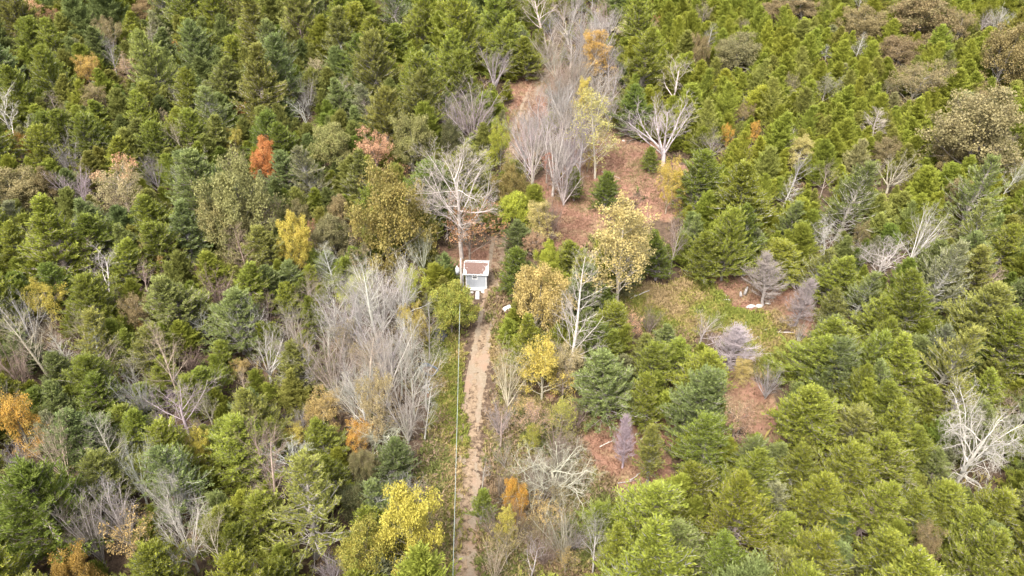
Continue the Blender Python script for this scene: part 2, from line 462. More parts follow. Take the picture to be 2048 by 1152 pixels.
def cedar(seed, H=8.0, R=2.6, full=.62, nb=120, spike=.0, sparse=1.0, dead=False, low=.06, two=False):
    """Eastern red cedar: ascending limbs hung with feathery sprays. Returns (wood segments, foliage arrays)."""
    g = np.random.default_rng(seed)
    segs = []
    pts = [np.array([0, 0, 0.])]
    n = 9
    lx, ly = g.normal(0, .05, 2)
    for i in range(n):
        pts.append(np.array([lx*(i+1) + g.normal(0, .03), ly*(i+1) + g.normal(0, .03), H*(i+1)/n]))
    rad = lambda t: .02 + .13*(H/8)*(1-t)**.8
    for i in range(n):
        segs.append((*pts[i], *pts[i+1], rad(i/n), rad((i+1)/n), .9))
    lob = g.uniform(0, 6.28, 4); la = g.uniform(.05, .16, 4)
    P, D, S, L, W, T, MX = [], [], [], [], [], [], []
    up = np.array([0, 0, 1.])
    for b in range(nb):
        t = low + (1-low-.015)*((b + g.uniform(0, 1))/nb)**.92
        az = b*2.39996 + g.normal(0, .35)
        prof = (1-t)**full * min(1.0, .55 + 3.2*(t-low+.02))
        prof *= 1 + sum(la[k]*math.sin((k+1)*az + lob[k] + 5*t) for k in range(4))
        Lb = R*prof*g.triangular(.5, 1.02, 1.16) + .2
        el = math.radians(20 + 42*t + g.normal(0, 16))
        o = np.array([np.interp(t*H, [p[2] for p in pts], [p[k] for p in pts]) for k in range(2)] + [t*H])
        d0 = np.array([math.cos(az)*math.cos(el), math.sin(az)*math.cos(el), math.sin(el)])
        q, prev = [o], o
        d = d0.copy(); m = 4
        for i in range(m):
            d = unit(d + up*.10 + g.normal(0, .07, 3)); prev = prev + d*Lb/m; q.append(prev)
        rb = .016 + .026*Lb/R
        btone = g.uniform(.8, 1.15)
        for i in range(m):
            segs.append((*q[i], *q[i+1], rb*(1-i/m*.7), rb*(1-(i+1)/m*.7), btone))
        ns = max(4, int((4 + 4.6*Lb) * sparse * (1.25 if dead else 1)))
        for s_ in range(ns):
            f = 1 - (s_ + g.uniform(0, .8))/ns*.72
            f = min(f, .995)
            i = int(f*m); base = q[i] + (q[i+1]-q[i])*(f*m-i)
            dd = unit(q[min(i+1, m)] - q[i])
            side = unit(np.cross(dd, up)) * g.choice((-1, 1))
            sp = g.uniform(.15, 1.0) if f < .93 else g.uniform(0, .3)
            sd = unit(dd + side*sp + up*g.uniform(.1, .85) + g.normal(0, .16, 3))
            sl = g.uniform(.30, .58) * (.6 + .5*min(1, Lb/1.6)) * (1.12 if f > .93 else 1)
            if dead:
                a = base
                for k in range(2):
                    e = a + unit(sd + g.normal(0, .2, 3))*sl*.6
                    segs.append((*a, *e, .011, .007, g.uniform(.85, 1.2)))
                    for kk in range(2):
                        e2 = a + (e-a)*g.uniform(.3, 1) + unit(sd + g.normal(0, .7, 3))*sl*.45
                        segs.append((*e, *e2, .006, .004, g.uniform(.85, 1.2)))
                    a = e
                continue
            if g.random() < .75: segs.append((*base, *(base+sd*sl*.85), .013, .007, btone))
            nbld = int(g.integers(11, 16))
            u = (np.arange(nbld) + g.uniform(0, 1, nbld))/nbld
            c = base + sd*(sl*u*.8)[:, None] + up*(sl*.12*u*u)[:, None]
            lat = unit(np.cross(sd, up) + g.normal(0, .2, 3)); lat2 = np.cross(lat, sd)
            ang = g.uniform(0, 6.28, nbld)
            rad_ = lat*np.cos(ang)[:, None] + lat2*np.sin(ang)[:, None]
            bd = unit(sd*g.uniform(.7, 1.5, nbld)[:, None] + rad_*g.uniform(.2, .9, nbld)[:, None] + up*.25)
            bs = unit(np.cross(bd, g.normal(0, 1, (nbld, 3))))
            st = g.uniform(.78, 1.22)
            P.append(c + rad_*.03); D.append(bd); S.append(bs)
            L.append(g.uniform(.14, .32, nbld)*(1 - .25*u)); W.append(g.uniform(.018, .038, nbld))
            T.append(st*g.uniform(.82, 1.18, nbld)); MX.append(np.full(nbld, np.clip(g.normal(.25, .3), 0, 1)))
    fol = None if dead else tuple(np.concatenate(k) for k in (P, D, S, L, W, T, MX))
    return segs, fol

class Wood:
    """Branching skeleton grown level by level."""
    def __init__(s, seed, spec):
        s.g = random.Random(seed); s.spec = spec; s.segs, s.ends = [], []
    def grow(s, p, d, L, r, lv, tone=1.0):
        g, sp = s.g, s.spec[lv]
        n = sp.get('n', 3)
        last = lv == len(s.spec)-1
        nodes = [p]
        x, y, z = d
        r_end = r*sp.get('taper', .45)
        for i in range(n):
            wb = sp.get('wob', .15)
            x += g.gauss(0, wb); y += g.gauss(0, wb); z += g.gauss(0, wb) + sp.get('up', 0.05)
            l = math.sqrt(x*x+y*y+z*z) or 1; x, y, z = x/l, y/l, z/l
            q = (p[0]+x*L/n, p[1]+y*L/n, p[2]+z*L/n)
            r1 = r + (r_end-r)*(i+1)/n
            s.segs.append((*p, *q, r + (r_end-r)*i/n, r1, tone, lv))
            nodes.append(q); p = q
        if last or lv >= s.spec[-1].get('leaf_from', 99) - 1 or lv == len(s.spec)-2:
            s.ends.append((*p, x, y, z, lv))
        if last: return
        k = sp['kids']; k = g.randint(*k) if isinstance(k, tuple) else k
        a0 = g.uniform(0, 6.28)
        for j in range(k):
            f = sp.get('start', .3) + (1-sp.get('start', .3))*((j + g.random())/k)
            f = min(f, .999)
            i = int(f*n); b = nodes[i]; e = nodes[i+1]; t = f*n-i
            o = tuple(b[m] + (e[m]-b[m])*t for m in range(3))
            ax = [e[m]-b[m] for m in range(3)]; l = math.sqrt(sum(v*v for v in ax)); ax = [v/l for v in ax]
            rf = (0, 0, 1) if abs(ax[2]) < .9 else (1, 0, 0)
            u = (ax[1]*rf[2]-ax[2]*rf[1], ax[2]*rf[0]-ax[0]*rf[2], ax[0]*rf[1]-ax[1]*rf[0])
            l = math.sqrt(sum(v*v for v in u)); u = [v/l for v in u]
            w = (ax[1]*u[2]-ax[2]*u[1], ax[2]*u[0]-ax[0]*u[2], ax[0]*u[1]-ax[1]*u[0])
            a = a0 + j*2.39996 + g.gauss(0, .4)
            sprd = math.radians(g.uniform(*sp.get('ang', (30, 55))))
            dd = tuple(ax[m]*math.cos(sprd) + (u[m]*math.cos(a) + w[m]*math.sin(a))*math.sin(sprd) for m in range(3))
            shrink = 1 - sp.get('fall', .45)*f
            nl = L*sp.get('len', .6)*shrink*g.uniform(.75, 1.25)
            rr = (r + (r_end-r)*f)*sp.get('rk', .6)
            s.grow(o, dd, nl, max(rr, .0055), lv+1, g.uniform(.85, 1.15))
    def split(s):
        """Trunk and limbs, and the finer branches."""
        a = [q[:9] for q in s.segs if q[9] <= s.spec[0].get('trunk_lv', 1)]
        b = [q[:9] for q in s.segs if q[9] > s.spec[0].get('trunk_lv', 1)]
        return a, b

def leaves(seed, ends, per, rad, size, keep=1.0, flat=.5, hmix=None, wid=.42):
    g = np.random.default_rng(seed)
    E = np.array(ends)[:, :6]
    E = E[g.random(len(E)) < keep]
    n = len(E)*per
    C = np.repeat(E[:, :3], per, 0); dirs = np.repeat(E[:, 3:6], per, 0)
    off = unit(g.normal(0, 1, (n, 3))) * (rad*g.random(n)**.45)[:, None]
    off[:, 2] *= .75
    P = C + off - dirs*rad*.35
    D = unit(g.normal(0, 1, (n, 3)) + off/rad*.8 + np.array([0, 0, -.25]))
    nrm = unit(g.normal(0, .8, (n, 3)) + np.array([0, 0, flat*2]) + off/rad*.5)
    S = unit(np.cross(D, nrm))
    ct = np.repeat(g.uniform(.8, 1.2, len(E)), per); cm = np.repeat(np.clip(g.normal(.35, .3, len(E)), 0, 1), per)
    if hmix is not None:
        z = P[:, 2]; zz = (z - z.min())/(z.max()-z.min())
        cm = np.clip((zz - hmix)/.25 + g.normal(0, .25, n), 0, 1)
    else:
        cm = np.clip(cm + g.normal(0, .2, n), 0, 1)
    L = g.uniform(.7, 1.3, n)*size
    return P, D, S, L, L*wid, ct*g.uniform(.8, 1.2, n), cm

SPEC = dict(
 vase=[dict(n=2, kids=10, start=.4, ang=(10, 46), len=2.6, fall=.15, wob=.04, rk=.5, taper=.8, trunk_lv=1), dict(n=6, kids=7, start=.3, ang=(14, 38), len=.52, fall=.5, wob=.07, up=.03, rk=.48, taper=.25),
       dict(n=3, kids=5, start=.2, ang=(16, 42), len=.6, fall=.45, wob=.09, up=.05, rk=.5, taper=.4), dict(n=2, kids=3, start=.2, ang=(16, 42), len=.62, fall=.4, wob=.12, up=.05, rk=.6, taper=.5), dict(n=2, wob=.15, up=.05, taper=.5)],
 leader=[dict(n=9, kids=36, start=.2, ang=(42, 68), len=.33, fall=.72, wob=.03, up=.1, rk=.30, taper=.12, trunk_lv=1), dict(n=4, kids=8, start=.2, ang=(20, 45), len=.55, fall=.5, wob=.08, up=.14, rk=.5, taper=.3),
       dict(n=2, kids=3, start=.15, ang=(20, 45), len=.6, fall=.4, wob=.12, up=.1, rk=.7, taper=.5), dict(n=2, wob=.16, up=.08, taper=.5)],
 round=[dict(n=4, kids=12, start=.3, ang=(18, 62), len=.8, fall=.4, wob=.06, up=.05, rk=.45, taper=.4, trunk_lv=1), dict(n=5, kids=7, start=.25, ang=(18, 46), len=.55, fall=.45, wob=.10, up=.07, rk=.48, taper=.3),
       dict(n=3, kids=4, start=.2, ang=(18, 46), len=.6, fall=.4, wob=.12, up=.06, rk=.5, taper=.4), dict(n=2, kids=3, start=.2, ang=(18, 46), len=.62, fall=.4, wob=.15, up=.04, rk=.6, taper=.5), dict(n=2, wob=.15, up=.03, taper=.5)],
 gnarl=[dict(n=3, kids=15, start=.2, ang=(35, 92), len=1.35, fall=.3, wob=.12, up=.03, rk=.42, taper=.55, trunk_lv=2), dict(n=9, kids=10, start=.2, ang=(30, 75), len=.42, fall=.4, wob=.22, up=.03, rk=.55, taper=.3),
       dict(n=5, kids=7, start=.2, ang=(28, 66), len=.5, fall=.4, wob=.26, up=.03, rk=.58, taper=.35), dict(n=4, kids=3, start=.25, ang=(25, 60), len=.55, fall=.3, wob=.26, up=.03, rk=.6, taper=.4), dict(n=2, wob=.25, taper=.5)],
 sycamore=[dict(n=6, kids=20, start=.30, ang=(18, 80), len=.62, fall=.35, wob=.04, up=.05, rk=.42, taper=.4, trunk_lv=1), dict(n=6, kids=9, start=.25, ang=(20, 50), len=.46, fall=.45, wob=.13, up=.09, rk=.5, taper=.3),
       dict(n=4, kids=6, start=.2, ang=(20, 50), len=.6, fall=.4, wob=.16, up=.06, rk=.55, taper=.4), dict(n=2, kids=4, start=.2, ang=(20, 50), len=.6, fall=.4, wob=.18, up=.04, rk=.6, taper=.5), dict(n=2, wob=.18, up=.03, taper=.5)],
 snag=[dict(n=4, kids=7, start=.3, ang=(15, 52), len=.8, fall=.3, wob=.09, up=.05, rk=.5, taper=.45, trunk_lv=2), dict(n=6, kids=8, start=.25, ang=(28, 66), len=.42, fall=.45, wob=.18, up=.05, rk=.5, taper=.3),
       dict(n=3, kids=5, start=.25, ang=(28, 60), len=.55, fall=.4, wob=.22, up=.04, rk=.6, taper=.4), dict(n=3, kids=2, start=.2, ang=(28, 60), len=.55, wob=.24, taper=.5), dict(n=2, wob=.25, taper=.5)],
 thicket=[dict(n=1, kids=13, start=.1, ang=(4, 36), len=7.5, fall=.1, wob=.02, rk=.6, taper=.9, trunk_lv=1), dict(n=6, kids=10, start=.2, ang=(18, 52), len=.36, fall=.5, wob=.10, up=.02, rk=.45, taper=.2),
       dict(n=3, kids=4, start=.2, ang=(16, 42), len=.6, fall=.4, wob=.10, up=.05, rk=.55, taper=.4), dict(n=2, kids=3, start=.2, ang=(18, 44), len=.6, fall=.4, wob=.14, up=.05, rk=.6, taper=.5), dict(n=2, wob=.15, taper=.5)],
 leaf=[dict(n=5, kids=19, start=.10, ang=(30, 82), len=.72, fall=.42, wob=.06, up=.05, rk=.42, taper=.42, trunk_lv=2), dict(n=4, kids=7, start=.25, ang=(25, 60), len=.55, fall=.4, wob=.14, up=.06, rk=.5, taper=.35),
       dict(n=3, kids=3, start=.35, ang=(25, 60), len=.6, fall=.35, wob=.18, up=.05, rk=.6, taper=.4), dict(n=2, wob=.2, up=.03, taper=.5)],
 poplar=[dict(n=9, kids=34, start=.15, ang=(38, 66), len=.36, fall=.6, wob=.035, up=.1, rk=.32, taper=.12, trunk_lv=1), dict(n=4, kids=6, start=.2, ang=(22, 50), len=.52, fall=.45, wob=.12, up=.14, rk=.5, taper=.3),
       dict(n=2, kids=3, start=.25, ang=(22, 48), len=.6, fall=.4, wob=.15, up=.1, rk=.7, taper=.5), dict(n=2, wob=.2, up=.08, taper=.5)],
)
TRUNK = dict(sycamore=(9.5, .21), vase=(1.9, .17), leader=(12, .17), round=(6.0, .16), gnarl=(3.2, .165), snag=(6.5, .165), thicket=(.6, .12), leaf=(5.5, .17), poplar=(12, .18))

# kind -> list of (trunk mesh, crown mesh, height, width)
PROTO = {}
def finish(kind, name, trunk, wood_crown, leaf=None, mat=None):
    """Store one tree of a kind. Leafy crowns carry their twigs in the wood mesh."""
    tr = wood_mesh(name + '_trunk', trunk)
    if leaf is None:
        cr = wood_mesh(name + '_branches', wood_crown); allv = np.array([q[3:6] for q in wood_crown])
    else:
        cr = blades_mesh(name + '_crown', *leaf, mat or M_LEAF); allv = leaf[0]
    r = np.percentile(np.hypot(allv[:, 0], allv[:, 1]), 95 if kind.endswith('cedar') else 87)
    PROTO.setdefault(kind, []).append((tr, cr, float(np.percentile(allv[:, 2], 99.7)), float(2*r)))
def build_protos():
    for i, (H, R, full, nb, sp) in enumerate([(8, 2.6, .70, 240, 1), (8, 2.4, .82, 235, 1), (8, 2.7, .58, 250, .95), (8, 2.2, .88, 220, .95), (8, 2.6, .64, 240, 1), (8, 2.9, .56, 260, .9), (8, 2.5, .76, 235, 1)]):
        segs, fol = cedar(100+i, H, R, full, nb, sparse=sp)
        finish('cedar', 'cedar', segs, None, fol, M_NEEDLE)
    for i in range(3):                                   # thin, grey, half bare ones
        segs, fol = cedar(140+i, 8, 2.5, .65, 140, sparse=.5)
        finish('greycedar', 'cedar', segs, None, fol, M_NEEDLE)
    for i in range(2):                                   # slender ones with a clear stem
        segs, fol = cedar(160+i, 8, 2.0, .62, 130, sparse=1, low=.2)
        finish('slimcedar', 'cedar', segs, None, fol, M_NEEDLE)
    for i in range(3):
        segs, _ = cedar(180+i, 7, 2.0, .7, 110, dead=True, low=.14)
        finish('deadcedar', 'dead_cedar', segs[:9], segs[9:])
    for kind, n in (('vase', 3), ('leader', 2), ('round', 4), ('gnarl', 3), ('sycamore', 1), ('snag', 2), ('thicket', 3)):
        for i in range(n):
            w = Wood(300 + i*7 + len(kind)*31, SPEC[kind]); L, r = TRUNK[kind]
            w.grow((0, 0, 0), (w.g.gauss(0, .05), w.g.gauss(0, .05), 1), L, r, 0)
            a, b = w.split(); finish(kind, kind, a, b)
    def leafy(kind, spec, seed, per, rad, size, keep, hmix=None, twigs=True):
        w = Wood(seed, SPEC[spec]); L, r = TRUNK[spec]
        w.grow((0, 0, 0), (w.g.gauss(0, .05), w.g.gauss(0, .05), 1), L, r, 0)
        ends = [e for e in w.ends]
        a, b = w.split()
        finish(kind, kind, a + (b if twigs else []), None, leaves(seed+1, ends, per, rad, size, keep, hmix=hmix))
    for i in range(3): leafy('oak', 'leaf', 500+i, 54, .58, .15, .8)
    for i in range(3): leafy('open', 'leaf', 520+i, 36, .5, .132, .62)
    for i in range(2): leafy('thin', 'round', 540+i, 2, .35, .17, .55)
    for i in range(2): leafy('topped', 'leaf', 560+i, 20, .42, .15, .75, hmix=.7)
    for i in range(3): leafy('poplar', 'poplar', 580+i, 17, .45, .15, .8)
    for i in range(2): leafy('thinpoplar', 'poplar', 600+i, 8, .45, .17, .6)
build_protos()
# ------------------------------------------------------------------ the trees that can be told apart
# kind, x of the crown, y of its top, width, y where its stem meets the ground (photo pixels), colour, label, short name when it serves as a landmark
D = [
 ('open',68,-4,56,62,'peach','pale orange maple with a dark red tip high in the corner of the forest','the red-tipped maple'),
 ('thin',104,12,38,58,'rust','thin rusty tree',None),
 ('oak',288,-8,66,44,'tan','tan oak with a flat open top among dark cedars','the tan flat-topped oak'),
 ('oak',396,2,36,42,'tan','small tan oak',None),
 ('oak',452,-2,52,66,'brownolive','dark brown-olive oak',None),
 ('open',172,112,62,182,'gold','golden-orange tree standing alone among cedars','the lone golden-orange tree'),
 ('round',222,84,44,160,'grey','bare pale grey tree with drooping branches',None),
 ('thin',252,112,46,172,'pinktan','pinkish tan tree losing its leaves',None),
 ('round',292,104,38,172,'brownbark','bare brown tree',None),
 ('open',352,78,26,106,'orange','small orange tree',None),
 ('round',350,138,40,180,'white','bare whitish tree with few thick branches',None),
 ('open',478,203,36,240,'red','small coral red tree','the coral red tree'),
 ('open',464,258,52,322,'yellow','open yellow tree just left of the bright orange maple','the open yellow tree'),
 ('snag',14,178,84,322,'white','tall bare whitish tree at the photo edge above an orange bush','the tall bare tree at the edge'),
 ('open',44,266,46,330,'orangegold','orange-gold bush under a tall bare tree',None),
 ('thicket',210,274,30,312,'white','small white dead tree wedged between two cedars',None),
 ('oak',24,334,120,430,'tan','wide pale tan oak',None),
 ('oak',88,338,62,425,'brownolive','brown-gold oak',None),
 ('thicket',148,332,80,425,'lavender','lavender grey bare thicket beside the cream tree','the lavender thicket'),
 ('topped',240,316,98,440,'creamtop','cream bare-limbed tree with an orange top','the cream tree with an orange top'),
 ('vase',306,304,72,392,'grey','grey bare vase-shaped tree beside the cream tree with an orange top',None),
 ('oak',463,322,136,505,'olive','big round olive green oak','the big olive oak'),
 ('oak',448,395,110,520,'olive','lower olive green oak leaning against the big olive oak',None),
 ('open',580,16,32,50,'orange','small orange tree',None),
 ('open',596,52,24,88,'tan','small tan tree',None),
 ('round',770,-12,52,56,'brownbark','bare brown tree',None),
 ('thin',632,116,42,166,'cream','pale whitish tree with a few leaves',None),
 ('open',690,74,26,106,'gold','small gold tree',None),
 ('open',858,38,30,80,'tan','small tan tree',None),
 ('open',878,164,28,202,'yellow','small bright yellow tree',None),
 ('open',846,142,20,190,'orangegold','tiny orange-gold tree',None),
 ('open',798,132,30,168,'gold','dull gold tree',None),
 ('vase',986,98,80,192,'grey','bare pale grey tree with a domed fan of twigs beside the upper clearing','the domed grey tree'),
 ('thicket',944,164,112,288,'lavender','large lavender grey bare thicket left of the upper clearing','the large lavender thicket'),
 ('thicket',912,200,80,282,'grey','grey thicket of thin stems',None),
 ('snag',612,188,62,272,'white','bare white tree with upswept limbs in the cedars','the upswept white tree'),
 ('open',776,184,32,230,'tan','small tan tree',None),
 ('thicket',820,188,26,222,'white','small white twiggy tree',None),
 ('oak',660,246,88,352,'olive','olive-gold oak right of the bright orange maple','the olive-gold oak'),
 ('topped',752,266,84,362,'pinkbark','pinkish orange half-bare maple between two olive oaks','the pinkish half-bare maple'),
 ('oak',820,230,98,350,'olive','wide olive oak behind the big white tree','the wide olive oak'),
 ('oak',897,240,54,330,'darkolive','dark olive oak',None),
 ('open',1000,240,50,345,'chartreuse','bright lime yellow tree beside the grey row','the lime yellow tree'),
 ('open',975,300,40,350,'chartreuse','smaller lime yellow tree',None),
 ('oak',530,278,50,378,'orangered','bright orange-red maple, the only one that strong','the bright orange maple'),
 ('sycamore',917,286,190,520,'white','huge bare white-barked tree towering behind the shed','the huge white tree'),
 ('thin',938,410,110,540,'rust','rusty brown leafed tree under the huge white tree right behind the shed','the rusty tree behind the shed'),
 ('oak',1015,330,66,425,'goldolive','gold-olive oak right of the huge white tree',None),
 ('oak',598,400,58,470,'tanolive','small tan-olive oak above the clear yellow tree',None),
 ('oak',680,386,44,450,'tan','tan oak',None),
 ('oak',762,346,158,545,'oliveamber','largest oak of the wood, olive with amber tips','the largest oak'),
 ('oak',588,420,66,545,'clearyellow','clear yellow tree on a thin visible stem in a dark gap','the clear yellow tree'),
 ('thin',626,434,26,512,'pinkred','thin pink-red tree',None),
 ('oak',666,420,70,520,'tanolive','tan-olive oak between the clear yellow tree and the largest oak',None),
 ('round',1085,-22,100,86,'creambark','tall pale bare tree at the head of the grey row',None),
 ('round',1165,-4,84,132,'grey','tall grey bare tree near the top of the grey row',None),
 ('thicket',1100,60,86,142,'tanbark','tan-grey bare thicket at the top of the grey row',None),
 ('thicket',1116,122,84,200,'tanbark','brownish bare thicket in the grey row',None),
 ('thicket',1120,150,70,240,'grey','fine-twigged grey thicket in the grey row',None),
 ('thicket',1138,185,100,280,'grey','broad grey thicket in the middle of the grey row','the broad grey thicket'),
 ('vase',1076,212,76,318,'grey','grey bare tree on the near side of the red strip',None),
 ('round',1150,205,70,330,'grey','pale bare tree in the grey row',None),
 ('vase',1108,262,110,392,'greypale','wide grey bare tree in the lower grey row',None),
 ('round',1066,275,76,405,'tanbark','tan-grey bare tree at the foot of the grey row',None),
 ('thicket',1130,310,80,412,'grey','upright grey thicket at the foot of the grey row',None),
 ('poplar',1200,60,62,172,'gold','dense golden poplar right of the grey row','the golden poplar'),
 ('poplar',1166,150,36,276,'goldyellow','slim tree with a tuft of gold leaves on a long bare stem','the slim gold-topped tree'),
 ('thinpoplar',1197,180,84,356,'paleyellow','pale yellow open-crowned tree on a long brown stem','the pale yellow long-stemmed tree'),
 ('round',1228,128,54,226,'grey','bare grey tree',None),
 ('snag',1350,118,66,222,'whitebone','bone white dead tree with forked trunks','the forked dead tree'),
 ('vase',1335,216,170,332,'greypale','grey-white fan-shaped bare tree above a small yellow tree','the fan-shaped bare tree'),
 ('open',1340,314,54,428,'goldyellow','small gold-yellow tree in front of the fan-shaped bare tree','the small gold-yellow tree'),
 ('thin',1254,36,62,96,'cream','cream straw-coloured tree',None),
 ('topped',1308,30,28,76,'orangetop','thin tree with an orange tip',None),
 ('oak',1400,70,46,156,'tan','narrow tan oak',None),
 ('oak',1480,70,92,158,'tanolive','rounded tan-olive oak above young cedars','the rounded tan oak'),
 ('thin',1097,300,28,378,'red','red-leaved sapling inside the grey row',None),
 ('poplar',1176,284,24,342,'goldyellow','narrow yellow sapling',None),
 ('open',1456,256,26,304,'orangegold','orange-gold sapling',None),
 ('open',1507,248,26,296,'orangegold','taller orange-gold sapling',None),
 ('round',1424,260,74,336,'grey','bare grey tree',None),
 ('thicket',1496,292,26,336,'white','small white bare tree',None),
 ('thicket',1104,392,46,492,'brownbark','brown bare thicket at the edge of the red clearing',None),
 ('poplar',1086,408,60,492,'paleyellow','pale yellow tree',None),
 ('open',1070,470,48,522,'pinktan','pinkish tan shrub',None),
 ('oak',1032,386,62,470,'chartreuse','yellow-green oak right of the huge white tree','the yellow-green oak'),
 ('oak',1090,488,52,560,'chartreuse','chartreuse tree behind the pale gold oak','the chartreuse tree'),
 ('poplar',1245,384,128,626,'paleyellow','tallest pale yellow tree, white trunk showing down to the clearing','the tall pale yellow tree'),
 ('poplar',1276,430,74,560,'paleyellow','pale yellow tree leaning out from behind the tallest pale yellow tree',None),
 ('round',1350,424,58,548,'greypink','pinkish grey bare tree at the clearing corner','the pinkish grey bare tree'),
 ('oak',1072,538,112,690,'palegold','wide pale gold oak right of the track','the wide pale gold oak'),
 ('leader',1143,540,124,776,'palebone','pale bare tree with one straight leader right of the pale gold oak','the straight bare tree'),
 ('open',1140,690,80,778,'paletan','pale tan low branches round the straight bare tree',None),
 ('open',1085,688,100,806,'goldyellow','warm yellow tree right of the track near the straight bare tree','the warm yellow tree'),
 ('thicket',1015,700,84,815,'cream','cream twiggy thicket at the edge of the track','the cream thicket'),
 ('thin',1270,630,44,690,'peach','small peach sapling at the clearing edge','the peach sapling'),
 ('thicket',1302,616,52,668,'brownbark','low brown bare sapling in the clearing',None),
 ('round',1404,632,84,706,'greypale','bare pale tree at the near edge of the grassy clearing',None),
 ('poplar',1490,718,40,768,'palegold','small pale gold sapling on the red ground',None),
 ('thicket',1540,738,54,800,'grey','bare grey sapling at the edge of the red ground',None),
 ('oak',1545,-2,48,50,'tan','tan oak',None),
 ('oak',1610,-8,84,46,'tan','wide tan oak',None),
 ('oak',1732,16,90,96,'tan','broad tan oak with a bare white tree in front','the broad tan oak'),
 ('oak',1848,-14,116,96,'brown','dense brown oak',None),
 ('open',1925,22,58,84,'tan','light tan tree on a white trunk',None),
 ('thicket',1970,18,38,60,'greypale','grey bare thicket',None),
 ('thicket',2008,8,52,66,'greypale','rounded grey bare thicket',None),
 ('oak',1802,72,90,142,'tanbrown','tan-brown oak with dark limbs','the tan-brown oak'),
 ('oak',2012,52,118,190,'goldbrown','very wide gold-brown oak',None),
 ('open',1830,124,108,216,'tan','loose tan oak behind the great brown oak',None),
 ('oak',1958,176,166,352,'brown','great spreading brown oak','the great brown oak'),
 ('oak',1900,250,70,345,'brown','lower bough-like brown oak beside the great brown oak',None),
 ('leader',1718,70,34,126,'white','slim white bare tree',None),
 ('round',1722,-16,36,26,'white','white bare treetop',None),
 ('leader',1757,210,64,278,'whitebone','white bare tree with level branches','the level-branched white tree'),
 ('vase',1790,304,98,384,'creambark','cream bare tree with a fan of thick limbs','the cream fan tree'),
 ('poplar',1600,276,46,340,'paleyellow','pale yellow tree among grey-green cedars','the pale yellow tree in the cedars'),
 ('thin',1652,148,60,216,'greyolive','grey-olive half-bare tree',None),
 ('round',2032,302,44,364,'white','bare white tree at the photo edge',None),
 ('oak',1770,272,66,325,'brown','brown oak',None),
 ('topped',1612,74,22,100,'pinkbark','tiny pink-topped sapling',None),
 ('leader',1655,92,24,126,'white','small white bare tree',None),
 ('snag',1718,388,24,420,'whitebone','small white snag poking out of the cedars',None),
 ('open',1602,418,26,456,'yellow','small yellow tree',None),
 ('gnarl',1660,442,80,512,'whitebone','low gnarled cream-white tree','the low gnarled tree'),
 ('open',1722,438,34,506,'tan','small tan tree',None),
 ('vase',1838,428,116,540,'whitebone','white dead tree with silvery brush-like limbs','the silvery dead tree'),
 ('gnarl',1768,490,112,556,'whitebone','sprawling white dead limbs low in the cedars','the sprawling dead limbs'),
 ('thicket',1975,540,56,592,'cream','cream bare treetop',None),
 ('open',1892,528,34,570,'pinktan','pinkish tan leaves',None),
 ('thicket',1604,640,26,684,'greypale','pale grey dead bush at the clearing edge',None),
 ('snag',200,504,70,600,'white','dead white tree with a crooked fork above the yellow tree','the crooked white tree'),
 ('topped',310,474,80,548,'goldtan','domed bare tree with gold leaves clinging to one side','the gold-fringed dome'),
 ('open',392,528,42,562,'goldtan','gold-tan scrub',None),
 ('round',282,528,64,604,'pinkbark','pinkish brown bare tree',None),
 ('open',275,588,68,668,'tan','tan leafy tree under a pinkish bare tree','the tan leafy tree'),
 ('open',96,574,78,648,'yellow','yellow tree beside two bare trees near the photo edge','the yellow tree by the edge'),
 ('vase',48,598,88,722,'greypale','bare pale tree leaning left beside the yellow tree by the edge','the leaning bare tree'),
 ('round',106,636,62,720,'creambark','lower bare tree right beside the leaning bare tree',None),
 ('snag',412,608,50,690,'white','white bare tree with one-sided branches','the one-sided white tree'),
 ('open',284,648,26,678,'orangegold','small orange tree',None),
 ('round',212,696,64,766,'creambark','cream bare branches above a dark cedar',None),
 ('round',262,716,64,780,'creambark','cream bare branches hanging over a dark cedar',None),
 ('thicket',370,688,62,744,'brownbark','dull brown bare thicket',None),
 ('vase',526,662,100,762,'white','bright white bare tree spreading left of the track woods','the spreading white tree'),
 ('open',474,722,46,762,'goldtan','gold-tan treetop',None),
 ('round',482,742,56,800,'creambark','cream bare tree',None),
 ('round',570,614,56,692,'grey','bare grey tree',None),
 ('leader',742,518,96,700,'white','tall white bare tree with a straight stem','the tall white bare tree'),
 ('vase',714,588,118,712,'greypale','big pale bare tree in the middle of the bare wood','the big pale bare tree'),
 ('thicket',676,596,100,716,'lavender','lavender grey thicket in the bare wood',None),
 ('thicket',764,638,84,742,'greypale','pale grey thicket',None),
 ('round',650,640,84,750,'greypale','pale bare tree',None),
 ('round',818,676,96,752,'tanbark','tan-grey bare tree above the metal tub',None),
 ('open',826,548,66,612,'chartreuse','yellow-green tree left of the shed',None),
 ('open',710,548,74,598,'chartreuse','low yellow-green tree in the bare wood',None),
 ('open',820,604,62,692,'goldyellow','yellow-topped tree left of the leafy green one','the yellow-topped tree'),
 ('oak',900,566,92,668,'limegreen','leafy lime green tree in front of the utility pole','the leafy lime green tree'),
 ('leader',852,596,54,722,'grey','thin bare tree beside the black tarp',None),
 ('vase',846,468,66,560,'creamgreen','pale green-grey bare tree left of the shed','the pale green-grey tree'),
 ('open',610,690,46,738,'goldtan','gold-tan tree',None),
 ('topped',756,742,84,880,'straw','straw-coloured half-bare tree in the bare wood','the straw-coloured tree'),
 ('vase',702,754,66,846,'creamgreen','pale green-white bare tree with upswept twigs','the upswept pale tree'),
 ('thicket',806,738,92,888,'greypale','tall pale stems leaning beside the track verge',None),
 ('leader',842,770,56,884,'greypale','slim bare tree at the edge of the track verge',None),
